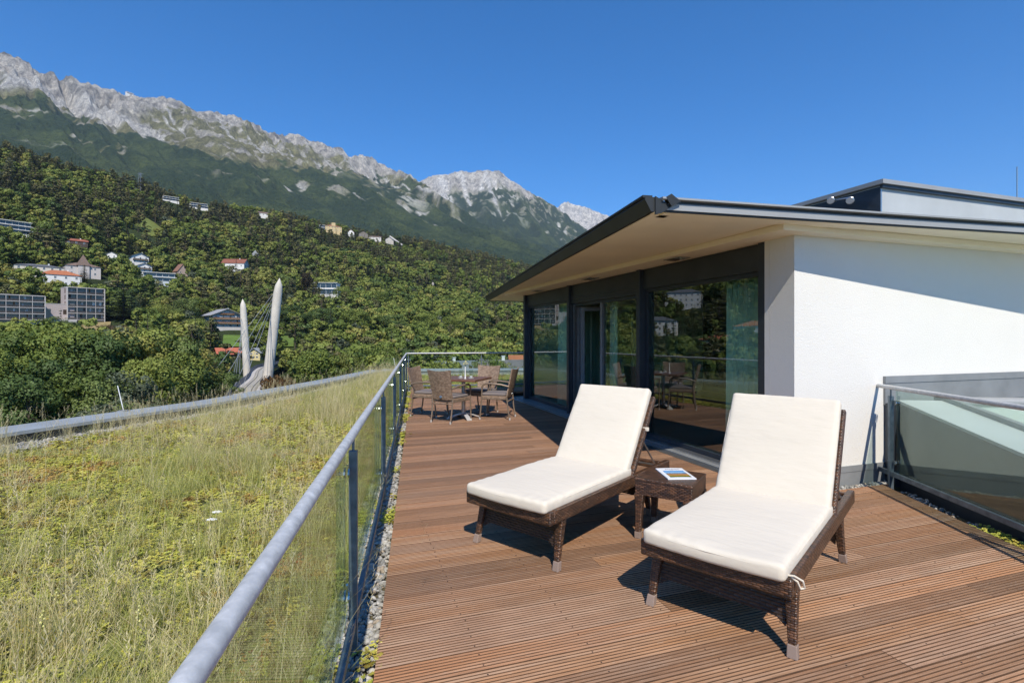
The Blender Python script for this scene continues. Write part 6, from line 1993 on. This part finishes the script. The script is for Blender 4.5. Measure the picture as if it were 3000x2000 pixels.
for p, t in along(bp, .75)[:210]:
    o = obj('sleeper', sm_, br, p, math.atan2(t.y, t.x) - math.pi / 2)
pm_ = MB(); pm_.box(-.05, -.05, 0, .05, .05, 1.25); pmm = pm_.mesh('railing_post', bridge_rail)
for sgn in (-1, 1):
    for z in (.45, .8, 1.22):
        ribbon(bp, [(sgn * 2.95 - .035, z), (sgn * 2.95 + .035, z), (sgn * 2.95 + .035, z + .07), (sgn * 2.95 - .035, z + .07)], 'railing_bar', bridge_rail, br)
    ribbon(bp, [(sgn * 2.9 - .02, .02), (sgn * 2.9 + .02, .02), (sgn * 2.9 + .02, 1.1), (sgn * 2.9 - .02, 1.1)], 'railing_panel', bridge_rail, br)
    for p, t in along(bp, 2.0)[:90]:
        obj('railing_post', pmm, br, p + Vector((-t.y, t.x, 0)) * (sgn * 2.95))
for p, t in along(bp, 45)[1:5]:
    m = MB(); m.lathe([(1.3, VAL - DZ - 2), (1.0, -.9)], 16, (p.x, p.y, DZ)); m.build('pier', M['concrete'], br, smooth=True)
PYC = simple('pale_pylon_concrete', (.60, .55, .47), .8, 0, .10, .3)
def pylon(label, base, top, w0, w1, lean):
    t = thing('bridge_pylon', label, 'pylon', base, 0, 'pylons of the funicular bridge')
    b = Vector((0, 0, -8)); tp = top - base; n = 18; V = []; Fs = []; seg_n = 20
    for i in range(n + 1):
        q = i / n
        p = b.lerp(tp, q) + lean * (math.sin(q * math.pi) * .02)
        wd = (w0 * (1 - q) + w1 * q) * (1 if q < .84 else max(.06, math.sqrt(max(0, 1 - ((q - .84) / .16) ** 2.2))))
        for k in range(seg_n):
            a = 2 * math.pi * k / seg_n; ca, sa = math.cos(a), math.sin(a)
            V.append(p + Vector((ca * wd / 2, sa * wd / 2 * 1.1, 0)))
    for i in range(n):
        for k in range(seg_n):
            k2 = (k + 1) % seg_n; Fs.append((i * seg_n + k, i * seg_n + k2, (i + 1) * seg_n + k2, (i + 1) * seg_n + k))
    Fs.append(tuple(range(n * seg_n, (n + 1) * seg_n)))
    m = MB(); m.add(V, Fs); m.build('shaft', PYC, t, smooth=True, angle=85)
    for i in (5, 8, 11, 14):
        q = i / n; p = b.lerp(tp, q); wd = w0 * (1 - q) + w1 * q
        m = MB(); m.lathe([(wd * .53, -.04), (wd * .535, 0), (wd * .53, .04)], 20, p, cap=False); m.build('casting_joint', M['concrete'], t, smooth=True)
    return t
pr_b = at_depth(774, 1108, 143); pr_t = at_depth(819, 815, 143); pl_b = at_depth(728, 1092, 186); pl_t = at_depth(711, 876, 186)
pylon('taller right hand concrete bridge pylon leaning right', pr_b, pr_t, 2.75, 2.3, Vector((1, 0, 0)))
pylon('slimmer left hand concrete bridge pylon leaning left', pl_b, pl_t, 2.7, 2.1, Vector((-1, 0, 0)))
for q_ in (pr_b, pl_b): HOUSE_CLEAR.append((q_.x, q_.y, 3.0, 70.0))
cabm = simple('cable_steel', (.34, .35, .36), .5, .3)
def cable(a, b, lab, r=.05):
    m = MB(); m.tube([a, b], r, 6); o = m.build('stay_cable', cabm, None, smooth=True)
    tag(o, lab, 'cable', 'stay cables of the bridge')
def pyl_at(b, t, q): return b.lerp(t, q)
for k, (px, py, Y_) in enumerate(((470, 1230, 92), (545, 1235, 94), (615, 1230, 97), (665, 1200, 102))):
    cable(pyl_at(pr_b, pr_t, .84 - .05 * k) + Vector((-1.0, -.4, 0)), at_depth(px, py, Y_) + Vector((0, 0, -4)), ['leftmost', 'second from left', 'third from left', 'steepest'][k] + ' long back stay from the right pylon')
for k, q in enumerate((.66, .58)):
    cable(pyl_at(pl_b, pl_t, q), bp[50 + 8 * k] + Vector((2.5, 0, .3)), ['upper', 'lower'][k] + ' cable from the left pylon to the bridge deck behind it')
for k, q in enumerate((.75, .65, .55)):
    cable(pyl_at(pl_b, pl_t, q) + Vector((-1.0, 0, 0)), at_depth(700 - 14 * k, 1135 + 10 * k, 130), ['first', 'second', 'third'][k] + ' near vertical cable left of the left pylon')

# ------------------------------------------------------------------ trees one can tell apart
def gtree(kind, px, Y_, hpx_top, label, group, wide=1.0, base_z=None, name='broadleaf_tree', nominal=15.):
    x = (px - XC) / FP * Y_
    z = float(hill_z(x, Y_)) if base_z is None else base_z
    top = HC + (YH - hpx_top) / FP * Y_
    return tree(kind, label, (x, Y_, z - .3), (top - z) / nominal, group, None, wide, name)
def htree(kind, px, foot, top_px, wpx, label, group=None, name='broadleaf_tree', nominal=15., nomw=12.):
    p = hill_hit(px, foot); h = HC + (YH - top_px) / FP * p.y - p.z; sc_ = h / nominal
    w_ = wpx * p.y / FP
    HOUSE_CLEAR.append((p.x, p.y, w_ * .42, 22.0))
    return tree(kind, label, (p.x, p.y, p.z - .3), sc_, group, None, w_ / (nomw * sc_), name)
belt = [(-40, 92, 925, 'leaf0'), (45, 86, 948, 'leaf1'), (120, 96, 930, 'leaf2'), (185, 84, 960, 'leaf3'), (255, 90, 950, 'leaf1'), (320, 86, 968, 'dark0'), (395, 92, 955, 'leaf0'), (470, 95, 960, 'leaf3'), (-20, 72, 1010, 'leaf2'), (150, 74, 1030, 'dark1'), (235, 72, 1075, 'leaf0'), (440, 80, 1040, 'leaf2'), (520, 98, 985, 'dark0'), (560, 106, 1010, 'leaf1'), (80, 66, 1090, 'dark0'), (330, 70, 1090, 'dark1')]
for k, (px, Y_, top, kd) in enumerate(belt):
    back = Y_ > 80; rank = sorted(b_[0] for b_ in belt if (b_[1] > 80) == back).index(px)
    nth = ['leftmost', 'second', 'third', 'fourth', 'fifth', 'sixth', 'seventh', 'eighth', 'ninth', 'tenth', 'last'][rank]
    gtree(kd, px, Y_, top, '%s %s tree from the left, %s row of lower left belt' % (nth, 'dark green' if kd.startswith('dark') else 'mid green', 'taller back' if back else 'lower front'), 'trees in the belt at lower left', 1.0, VAL)
gtree('grey0', 382, 72, 1082, 'grey green willow in front of the dark belt trees', None, 1.0, VAL, nominal=10.)
gtree('grey0', 300, 66, 1172, 'low grey shrub at the foot of the tree belt', None, 1.3, VAL, 'shrub', 10.)
gtree('dark1', 612, 112, 1052, 'dark round tree beneath the long back stays', None, 1.0, VAL)
gtree('dark0', 668, 108, 1085, 'dark tree under the bridge deck', None, 1.0, VAL)
gtree('leaf2', 935, 112, 1018, 'big round broadleaf tree right of the bridge', None, 1.15, VAL)
gtree('light0', 1020, 120, 1035, 'pale green tree right of the big round one', None, 1.0, VAL, nominal=10.)
gtree('leaf3', 1075, 132, 1004, 'broad yellow green tree behind the parapet', None, 1.2, VAL)
gtree('brown0', 805, 100, 1098, 'low russet bush below the right pylon', None, .55, VAL, 'bush', 5.)
gtree('brown0', 842, 98, 1104, 'russet and green bush right of the right pylon', None, .5, VAL, 'bush', 5.)
gtree('red0', 1100, 96, 1072, 'small copper coloured tree near the railing corner', None, .5, VAL, nominal=12.)
gtree('dark0', 1150, 110, 1040, 'dark tree just left of the railing corner', None, .8, VAL)
gtree('leaf1', 1250, 74, 1040, 'yellowish tree behind the far railing, left end', None, .95, VAL)
gtree('dark1', 1322, 78, 1046, 'dark green tree behind the far railing', None, .7, VAL)
gtree('leaf0', 1425, 88, 1036, 'broadleaf tree behind the far railing post', None, .7, VAL)
gtree('leaf2', 1466, 96, 1050, 'low tree in front of the grey roofed house', None, .6, VAL)
gtree('light0', 1500, 90, 1072, 'pale bush in front of the grey roofed house', None, .7, VAL, nominal=10.)
htree('spruce1', 1413, 1012, 952, 48, 'dark spruce on the slope above the far railing', None, 'spruce_tree', 18., 7.)
htree('cedar0', 362, 938, 820, 115, 'broad dark cedar with layered boughs beside the apartment block', None, 'cedar_tree', 18., 17.)
htree('cedar0', 425, 936, 832, 85, 'second dark cedar, right of the first', None, 'cedar_tree', 18., 17.)
htree('spruce0', 247, 842, 772, 44, 'dark upright conifer in front of the pointed villa', None, 'spruce_tree', 20., 7.5)
htree('grey0', 207, 808, 768, 30, 'blue grey spruce in front of the old villa', None, 'spruce_tree', 10., 8.)
htree('red0', 340, 1010, 950, 105, 'wide copper beech right of the tan field', None, 'broadleaf_tree', 12., 13.)
htree('red0', 897, 862, 798, 42, 'dark copper beech left of the white box villa', None, 'broadleaf_tree', 12., 13.)
htree('dark0', 212, 990, 940, 62, 'dark tree at the left end of the tan field')
htree('leaf3', 165, 985, 925, 60, 'pale brownish tree below the link building')
htree('dark1', 285, 935, 890, 60, 'dark tree against the right end of the apartment block')
slope = [(60, 1000, 948, 70, 'leaf0'), (105, 1005, 962, 62, 'leaf1'), (5, 1005, 940, 70, 'leaf2'), (480, 960, 890, 90, 'leaf3'), (545, 955, 872, 85, 'dark0'), (425, 1010, 955, 80, 'leaf1'), (520, 1015, 955, 90, 'dark1'), (575, 1000, 930, 70, 'leaf2'), (690, 905, 838, 55, 'dark0'), (590, 925, 870, 60, 'leaf0'), (860, 960, 890, 85, 'dark1'), (940, 975, 900, 95, 'dark0'), (1040, 985, 905, 95, 'leaf0'), (1150, 990, 915, 90, 'dark1'), (1240, 985, 915, 80, 'leaf1'), (1330, 985, 925, 70, 'leaf3'), (1480, 1000, 940, 75, 'leaf2'), (1010, 900, 838, 70, 'leaf3'), (1110, 905, 850, 62, 'leaf1')]
words = ['left of the lower block, farthest left', 'below the lower apartment block', 'at the left picture edge below the apartment blocks', 'right of the two cedars', 'dark and round, left of the wooden chalet', 'below the cedars', 'dark, below and right of the cedars', 'below the wooden chalet', 'dark, behind the wooden chalet', 'above the wooden chalet', 'dark, right of the tall pylon', 'dark, below the white box villa', 'in the middle of the slope right of the villa', 'dark, above the broad yellow green tree', 'above the railing corner', 'above the far railing left of the lawn', 'right of the dark spruce', 'right of the white box villa', 'high in the middle of the slope']
for (px, ft, tp, wp, kd), wd in zip(slope, words):
    htree(kd, px, ft, tp, wp, 'broadleaf tree on the slope ' + wd, 'trees on the lower slope')

X_, Y__, Rf = forest_points()
Z_ = hill_z(X_, Y__)
keep = np.ones(len(X_), bool)
for poly in MEADOWS: keep &= ~in_poly(X_, Y__, poly)
for (hx, hy, hw, reach) in HOUSE_CLEAR:
    r = math.hypot(hx, hy); ux, uy = hx / r, hy / r
    along_ = X_ * ux + Y__ * uy - r; across = np.abs(-X_ * uy + Y__ * ux)
    keep &= ~((across < hw + 2.5 - np.clip(-along_, 0, 100) * .05) & (along_ < 9) & (along_ > -reach))
for poly in MEADOWS:
    c0 = np.mean(np.array(poly), 0); r = np.hypot(*c0); u_ = c0 / r; ext = np.abs((np.array(poly) - c0) @ np.array([-u_[1], u_[0]])).max()
    inr = min(np.array(poly) @ u_)
    al = X_ * u_[0] + Y__ * u_[1]; ac = np.abs(-X_ * u_[1] + Y__ * u_[0])
    keep &= ~((ac < ext * .85) & (al > inr - 30) & (al < inr + 3))
# keep the bridge free
for p in bp: keep &= np.hypot(X_ - p.x, Y__ - p.y) > 7
keep &= ~((np.arctan2(X_, Y__) > math.radians(-3)) & (np.hypot(X_, Y__) < 170))
X_, Y__, Z_ = X_[keep], Y__[keep], Z_[keep]
n = len(X_)
r_ = np.hypot(X_, Y__); mixn = fbm(X_ / 70 + 5, Y__ / 70 + 1, 3); hi = np.clip((r_ - 330) / 400, 0, 1)
u = Rf.random(n)
con = np.clip((mixn - .42) * 2.2 + hi * .55 - .1, .05, .8)
idx = np.where(u < con, np.where(Rf.random(n) < .45, Rf.integers(7, 9, n), Rf.integers(9, 12, n)), Rf.integers(0, 7, n))
lightm = (u > con) & (Rf.random(n) < .10); idx = np.where(lightm, Rf.integers(12, 14, n), idx)
sc = Rf.uniform(.68, 1.4, n) * np.where(idx >= 7, .95, 1.0)
sc = sc * np.interp(r_, [120, 260, 500], [.72, .85, 1.0])
SS = np.c_[sc * Rf.uniform(.9, 1.2, n), sc * Rf.uniform(.9, 1.2, n), sc]
fo = scatter('hillside_forest', np.c_[X_, Y__, Z_ - .3], np.c_[Rf.normal(0, .04, n), Rf.normal(0, .04, n), Rf.uniform(0, 6.28, n)], SS, idx, kinds)
tag(fo, 'mixed forest covering the whole hillside', 'forest', kind='stuff')
print('forest trees', n)
# ------------------------------------------------------------------ air of the valley
hz = NT('valley_air')
hz.t.nodes.remove(hz.b)
pv = hz.n('ShaderNodeVolumePrincipled', {'Color': (.62, .78, 1.0, 1), 'Density': 3.8e-5, 'Anisotropy': .0})
hz.t.links.new(pv.outputs[0], hz.out.inputs['Volume'])
m = MB(); m.box(-8200, -6800, -1500, 8200, 10900, 2600)
ho = m.build('haze', hz.m, uv=False); tag(ho, 'bluish summer haze in the valley air', 'haze', kind='stuff')
